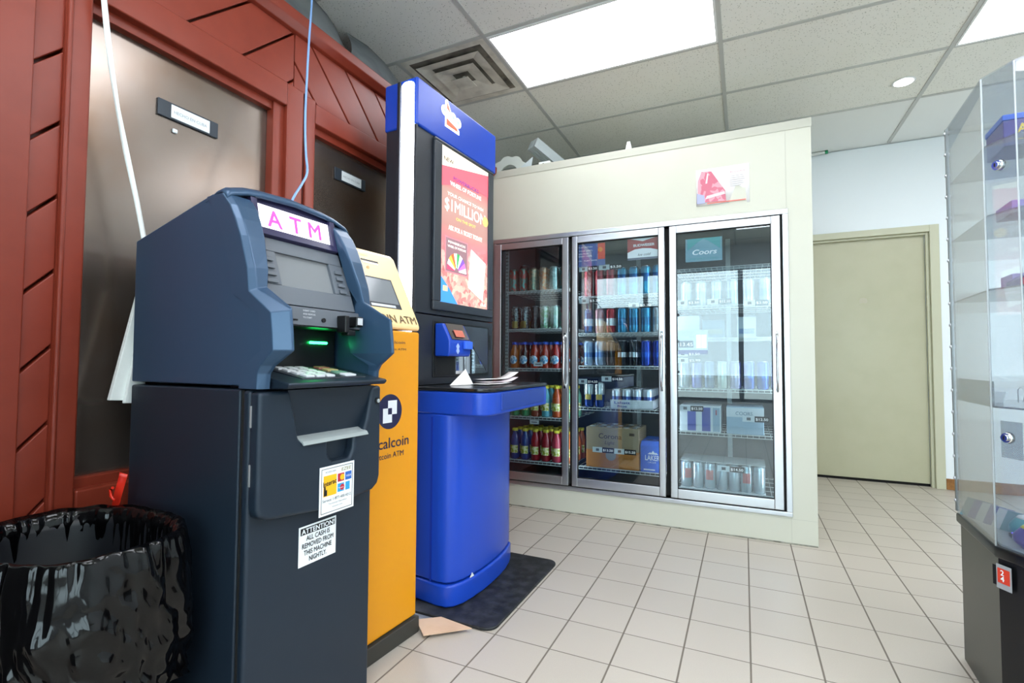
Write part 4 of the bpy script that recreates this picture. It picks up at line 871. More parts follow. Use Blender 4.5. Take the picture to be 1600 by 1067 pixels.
def can(kind, m, h=0.165, r=0.0325, mark=None):
    key = ('can', kind)
    if key in PROTO: return PROTO[key]
    t = bpy.data.objects.new('drink_can', None); COL.objects.link(t); t.empty_display_size = 0.02; t['category'] = 'can'
    MB().lathe([(r*0.78, 0), (r*0.95, 0.006), (r, 0.014), (r, h-0.016), (r*0.86, h-0.003)], 20).build('body', m, t)
    MB().lathe([(r*0.86, h-0.003), (r*0.86, h), (r*0.80, h), (r*0.78, h-0.003)], 20).build('lid', can_lid, t)
    if mark:
        rr = r+0.0006; mm = MB(); rows = []
        for z in (h*mark[1], h*mark[2]): rows.append([(rr*math.sin(a), -rr*math.cos(a), z) for a in [math.radians(-38+76*i/8) for i in range(9)]])
        mm.grid(rows, smooth=True); mm.build('printed_mark', mark[0], t)
    PROTO[key] = t; return t
def bottle(kind, liquid, cap, label_m, h=0.20, r=0.032, neck=0.6, disc=False):
    key = ('bottle', kind)
    if key in PROTO: return PROTO[key]
    t = bpy.data.objects.new('drink_bottle', None); COL.objects.link(t); t.empty_display_size = 0.02; t['category'] = 'bottle'
    MB().lathe([(r*0.85, 0), (r, 0.008), (r, h*neck), (r*0.92, h*(neck+0.08)), (r*0.55, h*(neck+0.22)), (r*0.46, h*0.93), (r*0.46, h-0.012)], 20).build('glass', liquid, t)
    MB().lathe([(r*0.60, h-0.018), (r*0.62, h-0.016), (r*0.60, h), (r*0.4, h+0.001)], 18).build('cap', cap, t)
    rr = r+0.0008; mm = MB(); rows = []
    if disc:
        zc_, hz = h*0.32, 0.030
        for i in range(9):
            th = math.pi*i/8; w_ = 52*math.sin(th)+2; z = zc_-hz*math.cos(th)
            rows.append([(rr*math.sin(a), -rr*math.cos(a), z) for a in [math.radians(-w_+2*w_*k_/10) for k_ in range(11)]])
    else:
        for z in (h*0.20, h*0.45): rows.append([(rr*math.sin(a), -rr*math.cos(a), z) for a in [math.radians(-60+120*k_/10) for k_ in range(11)]])
    mm.grid(rows, smooth=True); mm.build('paper_label', label_m, t)
    PROTO[key] = t; return t
USED = set()
def place(proto, x, y, z, label, group=None, rot=None):
    rot = random.uniform(-0.35, 0.35) if rot is None else rot
    if proto.name in USED: o = dup(proto, (x, y, z), rot, label)
    else: USED.add(proto.name); o = proto; o.location = (x, y, z); o.rotation_euler = (0, 0, rot); o['label'] = label
    if group: o['group'] = group
    elif 'group' in o.keys(): del o['group']
    return o
ORD = ['first', 'second', 'third', 'fourth', 'fifth', 'sixth', 'seventh', 'eighth', 'ninth']
FY = SY0+0.042
# door 1: shelves top to bottom
c_pat = [('teal_red_check', '5f8f86', 'a8504a', 60), ('teal_red_check', '5f8f86', 'a8504a', 60), ('tan_marble', 'b39f84', '7a8a76', 90), ('tan_orange', 'b59a80', 'c07848', 70), ('pale_teal', '9fb9b4', '7fa7a5', 90), ('rose_teal', 'a08a80', '6f9aa0', 70)]
x1 = -1.515
names = {'teal_red_check': 'teal and red chequered', 'tan_marble': 'tan marbled', 'tan_orange': 'tan and orange', 'pale_teal': 'pale teal', 'rose_teal': 'rose and teal'}
for i, (n_, a, b, s_) in enumerate(c_pat):
    p = can(n_, can_mat('can_'+n_, a, b, scale=s_))
    place(p, x1+0.078*i, FY, SH[1][0], 'tall %s can, %s from left, top shelf, left door' % (names[n_], ORD[i]), 'front cans on the top left shelf')
    if i > 0:
        for k_ in (1, 2): place(p, x1+0.078*i, FY+0.072*k_, SH[1][0], 'tall can standing behind the front row on the top shelf of the left door', 'rear cans on the top left shelf')
place(can('steel', can_mat('can_steel', '6d7276', None, metal=0.8), 0.165), -1.478, FY+0.11, SH[1][0]+0.045, 'plain steel can standing taller behind the chequered cans on the top left shelf').__setitem__('group', 'front cans on the top left shelf')
c2 = [('black_grey', '8d9698', '4d5558', 110), ('black_grey', '8d9698', '4d5558', 110), ('black', '2a2b30', '55504f', 80), ('green_wh', 'a9bfb4', '7fae86', 70), ('pale_aqua', 'a5c2bb', '8fb5a5', 60), ('green_pink', '9cc0a0', 'c06a80', 50)]
n2 = {'black_grey': 'grey and white', 'black': 'black', 'green_wh': 'pale green', 'pale_aqua': 'pale aqua', 'green_pink': 'green and pink'}
for i, (n_, a, b, s_) in enumerate(c2):
    p = can('s2'+n_, can_mat('can2_'+n_, a, b, scale=s_), 0.160, mark=(mat('gold_foot', '8f7d40', 0.4, metal=0.3), 0.05, 0.36) if n_ == 'black_grey' else None)
    place(p, x1+0.016+0.076*i, FY, SH[1][1], 'tall %s can, %s from left, second shelf, left door' % (n2[n_], ORD[i]), 'front cans on the second left shelf')
    place(p, x1+0.016+0.076*i, FY+0.072, SH[1][1], 'tall can behind the front row on the second shelf of the left door', 'rear cans on the second left shelf')
def liq(n_, c): return mat('liquid_'+n_, c, 0.08, spec=0.7, coat=0.5)
blue_cap = mat('blue_cap', '2a4fb4', 0.4); yel_cap = mat('yellow_cap', 'd9c83a', 0.45)
lab_blue = can_mat('label_blue', '6fa8cf', 'e9ecef', scale=120, metal=0.0); lab_cal = can_mat('label_lime', 'a9b23a', 'ece3b0', scale=90, metal=0.0)
r3 = [('amber', 'b05a1c'), ('dark', '3a1210'), ('red', 'b03018'), ('red', 'b03018'), ('crimson', 'a01c18'), ('maroon', '5c1c16')]
for i, (n_, c) in enumerate(r3):
    p = bottle('s3'+n_, liq(n_, c), blue_cap, lab_blue, 0.185, 0.0335, 0.58, True)
    place(p, x1+0.012+0.079*i, FY, SH[1][2], '%s drink bottle with blue cap, %s from left, third shelf, left door' % (n_, ORD[i]), 'front bottles with blue caps', rot=0)
    for k_ in (1, 2, 3): place(p, x1+0.012+0.079*i+0.01*k_, FY+0.074*k_, SH[1][2], 'bottle with blue cap behind the front row on the third shelf', 'rear bottles with blue caps')
r4 = [('green', '1f8f5a'), ('green', '1f8f5a'), ('brownred', '8c3a2a'), ('cyan', '4aa0b0'), ('orange', 'c04a18'), ('mint', '7fc0a0')]
for i, (n_, c) in enumerate(r4):
    p = bottle('s4'+n_, liq(n_, c), yel_cap, lab_cal, 0.215, 0.033, 0.62, False)
    place(p, x1+0.018+0.079*i, FY, SH[1][3], '%s drink bottle with yellow cap, %s from left, fourth shelf, left door' % (n_.replace('brownred', 'brown red'), ORD[i]), 'front bottles on the fourth left shelf', rot=0)
    for k_ in (1, 2): place(p, x1+0.018+0.079*i+0.01*k_, FY+0.074*k_, SH[1][3], 'bottle with yellow cap behind the front row on the fourth shelf', 'rear bottles on the fourth left shelf')
r5 = [('blue', '123f8a'), ('blue', '123f8a'), ('ruby', '9a1424'), ('ruby', '9a1424'), ('rose', 'c23a52'), ('peach', 'c86a3a')]
for i, (n_, c) in enumerate(r5):
    p = bottle('s5'+n_, liq(n_, c), yel_cap, lab_cal, 0.215, 0.033, 0.62, False)
    place(p, x1+0.018+0.079*i, FY, SH[1][4], '%s drink bottle with yellow cap, %s from left, lowest shelf, left door' % (n_, ORD[i]), 'front bottles on the lowest left shelf', rot=0)
    for k_ in (1, 2, 3): place(p, x1+0.018+0.079*i+0.01*k_, FY+0.074*k_, SH[1][4], 'bottle with yellow cap behind the front row on the lowest left shelf', 'rear bottles on the lowest left shelf')
for x, l_ in ((-1.30, 'left of the two yellow bottle caps lying under the lowest left shelf'), (-1.225, 'right of the two yellow bottle caps lying under the lowest left shelf')):
    tag(MB().lathe([(0.017, 0), (0.018, 0.002), (0.0175, 0.011), (0.01, 0.012)], 20).build('bottle_cap', yel_cap, None, loc=(x, CY+0.06, OZ0+0.045)), l_, 'bottle cap', 'loose bottle caps')
MB().box(-1.56, 0.2, CY+0.03, CY+0.09, 0.16, OZ0+0.0445).build('threshold', inner_dark, C)
# door 2
d2x = -0.955
r1 = [('red', 'a02a38', 'b85058'), ('red', 'a02a38', 'b85058'), ('red', 'a02a38', 'b85058'), ('sky', '3a9cc0', '2a5f9a'), ('sky', '3a9cc0', '2a5f9a'), ('sky', '3a9cc0', '2a5f9a'), ('sky', '3a9cc0', '2a5f9a')]
for i, (n_, a, b) in enumerate(r1):
    p = can('m1'+n_, can_mat('canm_'+n_, a, b, 0.45, 0.75), 0.185)
    place(p, d2x+0.076*i, FY+0.01, SH[2][0], 'tall %s can, %s from left, top shelf, middle door' % ({'red': 'red', 'sky': 'sky blue'}[n_], ORD[i]), 'front cans on the top middle shelf')
    place(p, d2x+0.076*i, FY+0.084, SH[2][0], 'tall can in the second row on the top shelf of the middle door', 'rear cans on the top middle shelf')
for i in range(7):
    n_, a, b = [('navywhite', '2f4f7a', 'c9d4de'), ('pinkwhite', 'c99aa0', 'e3dada'), ('redbox', 'a8323a', 'd8d8d8'), ('aqua', '3f93b8', '2f6f9a'), ('aqua', '3f93b8', '2f6f9a'), ('aqua', '3f93b8', '2f6f9a'), ('palegrey', 'c6d0d4', '9fb0b8')][i]
    p = can('m2'+n_, can_mat('canm2_'+n_, a, b, 0.3, 0.6), 0.165)
    place(p, d2x+0.076*i, FY+0.01, SH[2][1], 'can, %s from left, second shelf, middle door, %s' % (ORD[i], {'navywhite': 'navy and white', 'pinkwhite': 'pink and white', 'redbox': 'dark red', 'aqua': 'aqua blue', 'palegrey': 'pale grey'}[n_]), 'front cans on the second middle shelf')
for i in range(7):
    n_, a, b = [('silverblue', '9fb2cc', '5f7fb0'), ('silverblue', '9fb2cc', '5f7fb0'), ('brownblk', '5a4a48', '2a2a2e'), ('blackw', '1f2226', 'b9bec2'), ('blackw', '1f2226', 'b9bec2'), ('royal', '1d3f9c', '2a57b8'), ('royal', '1d3f9c', '2a57b8')][i]
    p = can('m3'+n_, can_mat('canm3_'+n_, a, b, 0.35, 0.55), 0.165)
    place(p, d2x+0.076*i, FY+0.005, SH[2][2], '%s can, %s from left, third shelf, middle door' % ({'silverblue': 'silver and blue', 'brownblk': 'brown and black', 'blackw': 'black and white', 'royal': 'royal blue'}[n_], ORD[i]), 'front cans on the third middle shelf')
    place(p, d2x+0.076*i, FY+0.079, SH[2][2], 'can in the second row on the third shelf of the middle door', 'rear cans on the third middle shelf')
cor = can_mat('can_corona', 'c9d2d2', '1f3a7a', 0.0, 0.52)
pc = can('corona', cor, 0.165, mark=(mat('gold_mark', 'b8a04a', 0.4), 0.30, 0.52))
for i in range(2): place(pc, d2x+0.005+0.072*i, FY, SH[2][3], 'white and navy beer can, %s from left, fourth shelf, middle door' % ORD[i], 'white and navy beer cans')
# tray of white cans
tr = thing('can_tray', 'white cardboard tray of beer cans on the fourth shelf, middle door', 'can tray', (-0.80, SY0+0.006, SH[2][3]))
tw, td = 0.275, 0.40
card_w = mat('white_carton', 'e3e7ea', 0.5)
MB().box(0, tw, 0, 0.003, 0, 0.055).box(0, tw, td-0.003, td, 0, 0.055).box(0, 0.003, 0, td, 0, 0.055).box(tw-0.003, tw, 0, td, 0, 0.055).box(0, tw, 0, td, 0, 0.003).build('tray', card_w, tr)
text('lettering', 'Labatt', mat('blue_print', '3f4fa8', 0.5), tr, (0.03, -0.0005, 0.030), (1, 0, 0), (0, 0, 1), 0.016, width=0.10, bold=0.02)
text('lettering', 'Blue', MATS['blue_print'], tr, (0.05, -0.0005, 0.008), (1, 0, 0), (0, 0, 1), 0.014, width=0.06, bold=0.02)
pw = can('whiteblue', can_mat('can_whiteblue', 'd9dee4', '4a5fa0', 0.45, 0.62), 0.125)
for j in range(5):
    for i in range(4):
        place(pw, -0.80+0.037+0.067*i, SY0+0.006+0.037+0.068*j, SH[2][3]+0.003, 'white and blue beer can standing in the white cardboard tray', 'cans in the white tray')
# corona carton: tan over orange, with hand holes in the top
kraft = can_mat('corona_carton', 'a08a6c', 'c27a34', -0.1, 0.44, metal=0.0); kraft.node_tree.nodes['Principled BSDF'].inputs['Roughness'].default_value = 0.6
bx0 = thing('beer_carton', 'tan and orange beer carton with cans showing on top in the middle door', 'beer carton', (-0.960, SY0+0.006, SH[2][4]))
cw, chh, cdp = 0.345, 0.262, 0.27
bx('box', kraft, (0, cw, 0, cdp, 0, chh), bx0, 0.003)
brown = mat('dark_brown_print', '4a382a', 0.6)
text('lettering', 'Corona', brown, bx0, (0.085, -0.0006, 0.192), (1, 0, 0), (0, 0, 1), 0.032, width=0.150, bold=0.01)
text('lettering', 'Light', brown, bx0, (0.125, -0.0006, 0.155), (1, 0, 0), (0, 0, 1), 0.022, width=0.065, slant=0.2)
MB().cyl((0.165, -0.0015, 0.085), 0.034, 0.001, 'y', 28).build('seal_print', mat('tan_grey_print', '9c948a', 0.6), bx0)
bx('corner_print', brown, (0.285, 0.318, -0.001, 0.0, 0.218, 0.235), bx0)
for j in range(3):
    for i in range(6): MB().cyl((0.032+0.056*i, 0.05+0.08*j, chh), 0.020, 0.003, n=16).cyl((0.032+0.056*i, 0.05+0.08*j, chh+0.003), 0.013, 0.0015, n=14).build('can_top', can_lid if (i+j) % 2 else alu, bx0)
lk = thing('beer_carton', 'blue beer carton at the bottom right of the middle door', 'beer carton', (-0.605, SY0+0.006, SH[2][4]))
lkb = mat('bright_blue_carton', '1e62c8', 0.45)
MB().prism([(0, 0), (0.30, 0), (0.30, 0.165), (0.26, 0.190), (0.03, 0.190), (0, 0.165)], 'x', 0, 0.148).build('box', lkb, lk, 0.003)
text('lettering', 'LAKER', card_w, lk, (0.030, -0.0006, 0.075), (1, 0, 0), (0, 0, 1), 0.032, width=0.088, bold=0.02)
text('lettering', 'LAGER', card_w, lk, (0.048, -0.0006, 0.058), (1, 0, 0), (0, 0, 1), 0.009, width=0.050)
MB().prism([(0.045, 0.113), (0.060, 0.126), (0.067, 0.120), (0.078, 0.136), (0.090, 0.120), (0.097, 0.125), (0.110, 0.113)], 'y', -0.0012, -0.0002).box(0.02, 0.09, -0.0012, -0.0002, 0.012, 0.020).build('mountain_print', card_w, lk)
for i in range(2): MB().cyl((0.045+0.06*i, 0.09, 0.1902), 0.022, 0.001, n=18).build('can_hole', mat('navy_hole', '1a2f5c', 0.5), lk)
# door 3
x3 = -0.345
g3 = [('white_band', 'cfd8dc', '9fb0c0')]
for i in range(6):
    n_, a, b = [('palegrey3', 'c9d3d8', 'a9b8c2'), ('palegrey3', 'c9d3d8', 'a9b8c2'), ('skyw', 'b9cbd8', '8fa9bd'), ('skyw', 'b9cbd8', '8fa9bd'), ('palegrey3', 'c9d3d8', 'a9b8c2'), ('skyw', 'b9cbd8', '8fa9bd')][i]
    p = can('t1'+n_, can_mat('cant_'+n_, a, b, 0.3, 0.6), 0.155)
    place(p, x3+0.02+0.088*i, FY+0.02, SH[3][1], 'pale can, %s from left, second shelf, right door' % ORD[i], 'pale cans on the second right shelf')
for (x_, w_, h_, m_, l_) in ((x3-0.035, 0.135, 0.135, mat('pale_grey_carton', 'b9c4cb', 0.5), 'pale grey drink carton at the left of the third shelf, right door'), (x3+0.115, 0.125, 0.105, mat('slate_carton', '55707f', 0.5), 'slate blue drink carton in the middle of the third shelf, right door'), (x3+0.31, 0.10, 0.12, mat('silver_carton', 'c3ccd2', 0.5), 'silver drink carton at the right of the third shelf, right door')):
    t = thing('drink_carton', l_, 'drink carton', (x_, SY0+0.01, SH[3][2])); bx('box', m_, (0, w_, 0, 0.20, 0, h_), t, 0.002); bx('printed_band', mat('olive_print', '7c8468', 0.5) if 'slate' in l_ else mat('dusk_print', '7b8fb4', 0.5), (0.01, w_-0.01, -0.001, 0, 0.02, 0.05), t)
r3_ = [('greymix', '8f9ba0', 'b3bcc0'), ('violet', '6a6cb0', '9a9cc8'), ('slate', '4f6a8c', '8f9db0'), ('palegreen', 'b0bfb4', '9fb0a6'), ('violetw', 'a0a0cc', 'c8c8dc'), ('deepblue', '1d4fae', '3f78d0'), ('deepblue', '1d4fae', '3f78d0'), ('deepblue', '1d4fae', '3f78d0')]
nm = {'greymix': 'grey', 'violet': 'violet', 'slate': 'slate blue', 'palegreen': 'pale green', 'violetw': 'lilac', 'deepblue': 'deep blue'}
for i, (n_, a, b) in enumerate(r3_):
    p = can('t3'+n_, can_mat('cant3_'+n_, a, b, 0.40, 0.55), 0.165)
    place(p, x3+0.005+0.073*i, FY+0.005, SH[3][3], '%s can, %s from left, fourth shelf, right door' % (nm[n_], ORD[i]), 'front cans on the fourth right shelf')
    if i in (1, 2, 4, 5, 7): place(p, x3+0.005+0.073*i, FY+0.079, SH[3][3], 'can in the second row on the fourth shelf of the right door', 'rear cans on the fourth right shelf')
for i, (n_, a, b) in enumerate([('whiteb', 'd5dbe0', '4a62b0'), ('blueb', '3f5aae', 'c9d0dc'), ('whiteb', 'd5dbe0', '4a62b0'), ('whiter', 'd8dcdf', 'b8434c')]):
    pass
cc1 = thing('beer_carton', 'white carton of slim cans at the left of the fifth shelf, right door', 'beer carton', (x3-0.02, SY0+0.01, SH[3][4]))
bx('box', card_w, (0, 0.235, 0, 0.22, 0, 0.158), cc1, 0.003)
for q, m_ in ((0.045, MATS['blue_print']), (0.128, MATS['blue_print'])): bx('printed_can', m_, (q, q+0.048, -0.001, 0, 0.006, 0.148), cc1)
bx('printed_can', mat('steel_print', '9fb4c4', 0.4), (0.19, 0.228, -0.001, 0, 0.006, 0.148), cc1); bx('red_mark', redi, (0.205, 0.212, -0.0016, -0.001, 0.105, 0.135), cc1)
cc2 = thing('beer_carton', 'pale blue carton with a clear top at the right of the fifth shelf, right door', 'beer carton', (x3+0.245, SY0+0.01, SH[3][4]))
bx('box', mat('frost_blue_carton', 'a9c0d0', 0.45), (0, 0.20, 0, 0.24, 0, 0.160), cc2, 0.004); bx('pale_top_band', card_w, (0, 0.20, -0.001, 0, 0.10, 0.155), cc2)
text('lettering', 'COORS', mat('slate_print', '51677c', 0.5), cc2, (0.05, -0.0015, 0.112), (1, 0, 0), (0, 0, 1), 0.02, width=0.09)
ct = thing('can_tray', 'tray of white cans under clear film on the lowest shelf of the right door', 'can tray', (x3-0.02, SY0+0.012, SH[3][5]))
MB().box(0, 0.47, 0, 0.22, 0, 0.004).build('tray', card_w, ct); 
MB().box(0.0, 0.47, -0.001, 0.22, 0.163, 0.170).build('clear_cover', clearp, ct, 0.003)
pr = can('whitered', can_mat('can_whitered', 'd3dde2', 'c0cdd4', 0.8, 0.9), 0.158, mark=(mat('faded_red_mark', 'c26a68', 0.5), 0.35, 0.72))
pw2 = can('whiteplain', can_mat('can_whiteplain', 'd3dde2', 'c0cdd4', 0.8, 0.9), 0.158)
for i in range(7):
    place(pr if i in (0, 2, 5) else pw2, x3-0.02+0.033+0.0672*i, SY0+0.012+0.034, SH[3][5]+0.004, 'white can%s, %s from left, lowest tray, right door' % (' with red mark' if i in (0, 2, 5) else '', ORD[i]), 'front cans in the lowest right tray', rot=0.5 if i == 0 else 0)
    place(pw2, x3-0.02+0.033+0.0672*i, SY0+0.012+0.104, SH[3][5]+0.004, 'white can in the rear row of the lowest tray of the right door', 'rear cans in the lowest right tray')
# ------------------------------------------------------------------ price tags on the inside of the glass
tag_w = mat('tag_white', 'eceff1', 0.5); tag_k = mat('tag_black', '17181b', 0.5); tag_t = mat('tag_text', 'e8e8e8', 0.5)
def pt(px_, py_):     # a spot on the glass plane seen at that place in the photo
    d = _r2*((px_-800)/779.1) - _u2*((py_-533.5)/779.1) + _f
    k_ = (CY+0.004)/d.y; return d.x*k_, H_CAM+d.z*k_
TAGS = [(905, 934, 420, '$3.20', 'top shelf, far left of the middle door'), (936, 972, 417, '$3.50', 'top shelf, second in the middle door'), (905, 939, 470, '$3.20', 'second shelf, far left of the middle door'), (982, 1019, 477, '$3.20', 'second shelf, centre of the middle door'),
 (903, 935, 596, '$14.50', 'fourth shelf, far left of the middle door'), (940, 974, 592, '$14.50', 'fourth shelf, second in the middle door'), (926, 959, 703, '$13.50', 'orange carton, left of its two tags'), (960, 994, 706, '$15.50', 'orange carton, right of its two tags'),
 (1058, 1094, 473, '$3.50', 'second shelf, left in the right door'), (1105, 1143, 471, '$12.50', 'second shelf, middle in the right door'), (1162, 1201, 473, '$3.50', 'second shelf, right in the right door'), (1058, 1095, 553, '$3.50', 'upper of two stacked tags in the right door'), (1058, 1096, 563, '$2.99', 'lower of two stacked tags in the right door'),
 (1062, 1099, 638, '$12.50', 'fifth shelf, left in the right door'), (1160, 1202, 655, '$12.50', 'fifth shelf, right in the right door'), (1121, 1163, 733, '$14.50', 'lowest tray of the right door')]
for a, b, yc, s_, where in TAGS:
    xa, za = pt(a, yc); xb, zb = pt(b, yc); hh = 0.0165; xm = xa+(xb-xa)*0.46; z_ = (za+zb)/2
    t = thing('price_tag', 'white and black %s price tag, %s' % (s_, where), 'price tag', (xa, CY+0.0022, z_), 0, 'price tags on the cooler shelves')
    bx('white_part', tag_w, (0, xm-xa, 0, 0.001, -hh, hh), t); bx('black_part', tag_k, (xm-xa, xb-xa, 0, 0.001, -hh, hh), t)
    bx('icon', mat('icon_grey', '50555c', 0.5), ((xm-xa)*0.35, (xm-xa)*0.68, -0.0004, 0, -0.008, 0.008), t)
    text('lettering', s_, tag_t, t, (xm-xa+0.006, -0.0004, -0.007), (1, 0, 0), (0, 0, 1), 0.014, width=xb-xm-0.012, bold=0.02)
for a, b, yc, w_ in ((834, 848, 569, 'over the blue capped bottles'), (828, 842, 659, 'over the lowest yellow capped bottles')):
    xa, za = pt(a, yc); xb, _ = pt(b, yc)
    t = thing('price_tag', 'small plain white price tag %s, left door' % w_, 'price tag', (xa, CY+0.0022, za)); bx('card', tag_w, (0, xb-xa, 0, 0.001, -0.013, 0.013), t)
    bx('print_line', MATS['icon_grey'], (0.012, xb-xa-0.012, -0.0003, 0, -0.004, 0.003), t)
# stickers on the doors
def sticker(x0, x1, z0, z1, lab, m_): 
    t = thing('door_sticker', lab, 'sticker', (x0, CY+0.0022, z0)); bx('sheet', m_, (0, x1-x0, 0, 0.0008, 0, z1-z0), t); return t, x1-x0, z1-z0
t, w_, h_ = sticker(-0.995, -0.810, 1.615, 1.765, 'lilac blue sticker at the top left of the middle door', mat('lilac_sticker', '7d86c8', 0.4))
bx('red_panel', mat('orange_red', 'd8503c', 0.45), (w_*0.74, w_, -0.0005, 0, h_*0.30, h_), t); MB().cyl((w_*0.83, -0.001, h_*0.72), 0.016, 0.0006, 'y', 20).build('fruit_mark', mat('amber_mark', 'e08a3a', 0.5), t)
for s_, z_, ww in (('PLAY WITHIN', h_*0.84, 0.5), ('YOUR LIMITS', h_*0.68, 0.5), ('NEW PRIZES', h_*0.55, 0.36), ('EVERY WEEK', h_*0.44, 0.5), ('19+  PLAY  WIN', h_*0.24, 0.66)): text('lettering', s_, wpap, t, (0.008, -0.0006, z_), (1, 0, 0), (0, 0, 1), 0.009, width=w_*ww)
t, w_, h_ = sticker(-0.665, -0.475, 1.635, 1.770, 'red and white beer sticker at the top right of the middle door', mat('coral_sticker', 'd8484a', 0.4))
MB().prism([(0, 0), (w_, 0), (w_, h_*0.40), (w_*0.75, h_*0.50), (w_*0.5, h_*0.53), (w_*0.25, h_*0.50), (0, h_*0.36)], 'y', -0.0004, 0).build('white_arch', wpap, t); MB().prism([(w_*0.1, h_), (w_*0.9, h_), (w_*0.5, h_*0.86)], 'y', -0.0004, 0).build('white_chevron', wpap, t)
bx('grey_foot', mat('foot_grey', '6a7080', 0.5), (0, w_, -0.0006, -0.0004, 0, h_*0.10), t)
text('lettering', 'BUDWEISER', wpap, t, (w_*0.2, -0.0006, h_*0.62), (1, 0, 0), (0, 0, 1), 0.016, width=w_*0.68, bold=0.02); text('lettering', 'Ice cold', kink, t, (w_*0.34, -0.0009, h_*0.18), (1, 0, 0), (0, 0, 1), 0.016, width=w_*0.42, slant=0.3)
t, w_, h_ = sticker(-0.315, -0.110, 1.595, 1.735, 'teal and pale blue beer sticker on the right door', mat('aqua_sticker', '9cc4d4', 0.35))
MB().prism([(w_*0.05, h_*0.5), (w_*0.35, h_*0.85), (w_*0.5, h_*0.97), (w_*0.65, h_*0.85), (w_*0.95, h_*0.5), (w_*0.95, h_), (w_*0.05, h_)], 'y', -0.0004, 0).build('teal_peaks', mat('teal_print', '4c9ca0', 0.5), t)
text('lettering', 'Coors', wpap, t, (w_*0.2, -0.0009, h_*0.30), (1, 0, 0), (0, 0, 1), 0.030, width=w_*0.66, slant=0.25, bold=0.02); text('lettering', 'BREWED COLD', MATS['teal_print'], t, (w_*0.12, -0.0009, h_*0.08), (1, 0, 0), (0, 0, 1), 0.010, width=w_*0.76)
t, w_, h_ = sticker(-0.362, -0.195, 1.040, 1.185, 'pale notice with can picture and price at the left of the right door', mat('pale_notice', 'c3cfd8', 0.45))
bx('violet_band', mat('dusk_violet', '5a5f9a', 0.5), (0, w_, -0.0005, 0, 0, h_*0.17), t); bx('slate_block', MATS['slate_print'], (0.004, w_*0.52, -0.0005, 0, h_*0.28, h_*0.55), t)
text('lettering', '3 for', wpap, t, (w_*0.12, -0.0008, h_*0.66), (1, 0, 0), (0, 0, 1), 0.012, width=0.04); text('lettering', '13.45', wpap, t, (w_*0.08, -0.0008, h_*0.33), (1, 0, 0), (0, 0, 1), 0.022, width=w_*0.42, bold=0.02)
MB().box(w_*0.62, w_*0.78, -0.0006, 0, h_*0.25, h_*0.8).box(w_*0.80, w_*0.96, -0.0006, 0, h_*0.25, h_*0.8).build('can_picture', can_lid, t)
# printed sheet taped above the doors
def notice_mat():
    m = bpy.data.materials.new('printed_notice'); m.use_nodes = True; nt = m.node_tree; b = nt.nodes['Principled BSDF']
    b.inputs['Base Color'].default_value = lin('ece9e6')+(1,); b.inputs['Roughness'].default_value = 0.5; return m
nt_ = thing('printed_notice', 'white printed sheet with a pink picture on the cooler panel', 'notice', (-0.250, CY-0.0015, 1.928))
nw, nh = 0.290, 0.220
mb = MB(); mb.grid([[(nw*i/8, -0.004*math.sin(i/8*6)*(1-j), nh*j+(-0.008 if j == 0 and i > 5 else 0)) for i in range(9)] for j in (0, 1)], smooth=True)
o = mb.build('sheet', notice_mat(), nt_); o.modifiers.new('s', 'SOLIDIFY').thickness = 0.0006
MB().prism([(0.010, 0.020), (0.165, 0.012), (0.160, 0.075), (0.115, 0.150), (0.085, 0.200), (0.030, 0.205), (0.010, 0.15)], 'y', -0.0075, -0.0050).build('pink_picture', can_mat('rose_picture', 'c96a7e', 'dd9aa6', scale=40, metal=0), nt_)
MB().prism([(0.004, 0.012), (0.050, 0.012), (0.045, 0.060), (0.004, 0.075)], 'y', -0.0085, -0.0075).build('lilac_corner', mat('lilac_print', 'a9acd0', 0.5), nt_)
MB().prism([(0.05, 0.035), (0.16, 0.055), (0.155, 0.07), (0.06, 0.055)], 'y', -0.0085, -0.0075).prism([(0.052, 0.13), (0.062, 0.19), (0.070, 0.19), (0.062, 0.13)], 'y', -0.0085, -0.0075).build('pale_highlight', mat('pale_rose', 'eccdd3', 0.5), nt_)
bx('coral_rule', mat('coral_print2', 'e0756a', 0.5), (0.06, 0.27, -0.0062, -0.005, 0.006, 0.012), nt_)
text('lettering', 'Beautiful', mat('rose_ink', 'b06a7a', 0.5), nt_, (0.188, -0.0060, 0.176), (1, 0, 0), (0, 0, 1), 0.009, width=0.075)
for i, wln in enumerate((0.080, 0.078, 0.082, 0.070, 0.076, 0.06)): bx('print_line', mat('faint_print', 'b9b4b8', 0.6), (0.185, 0.185+wln, -0.0058, -0.0050, 0.155-0.012*i, 0.158-0.012*i), nt_)
# ------------------------------------------------------------------ things lying on top of the cooler
TZ = CZ-0.02
wp = mat('ivory_plastic', 'dcdfda', 0.45); gp = mat('grey_white_plastic', 'b9c2c4', 0.5)
tag(MB().prism([(-0.690, TZ), (-0.635, TZ), (-0.652, CZ+0.065), (-0.672, CZ+0.065)], 'y', CY+0.03, CY+0.045).build('bracket', wp, None, 0.002), 'small white tapered bracket standing on the cooler edge', 'bracket')
sl = thing('slotted_rail', 'white slotted rail leaning up behind the clutter on the cooler', 'rail', (0, 0, 0))
mb = MB()
def obb(m_, c, ax, ay, az, hx_, hy_, hz_):
    c, ax, ay, az = Vector(c), Vector(ax).normalized(), Vector(ay).normalized(), Vector(az).normalized()
    v = [m_.bm.verts.new(c+ax*hx_*i+ay*hy_*j+az*hz_*k_) for i in (-1, 1) for j in (-1, 1) for k_ in (-1, 1)]
    for f in ((0,1,3,2),(4,6,7,5),(0,4,5,1),(2,3,7,6),(0,2,6,4),(1,5,7,3)): m_.bm.faces.new([v[i] for i in f])
ra = Vector((0.34, 0.55, -0.28)).normalized(); rs = ra.cross(Vector((0, 0, 1))).normalized(); ru = rs.cross(ra)
c0 = Vector((-1.43, 3.44, 2.635))
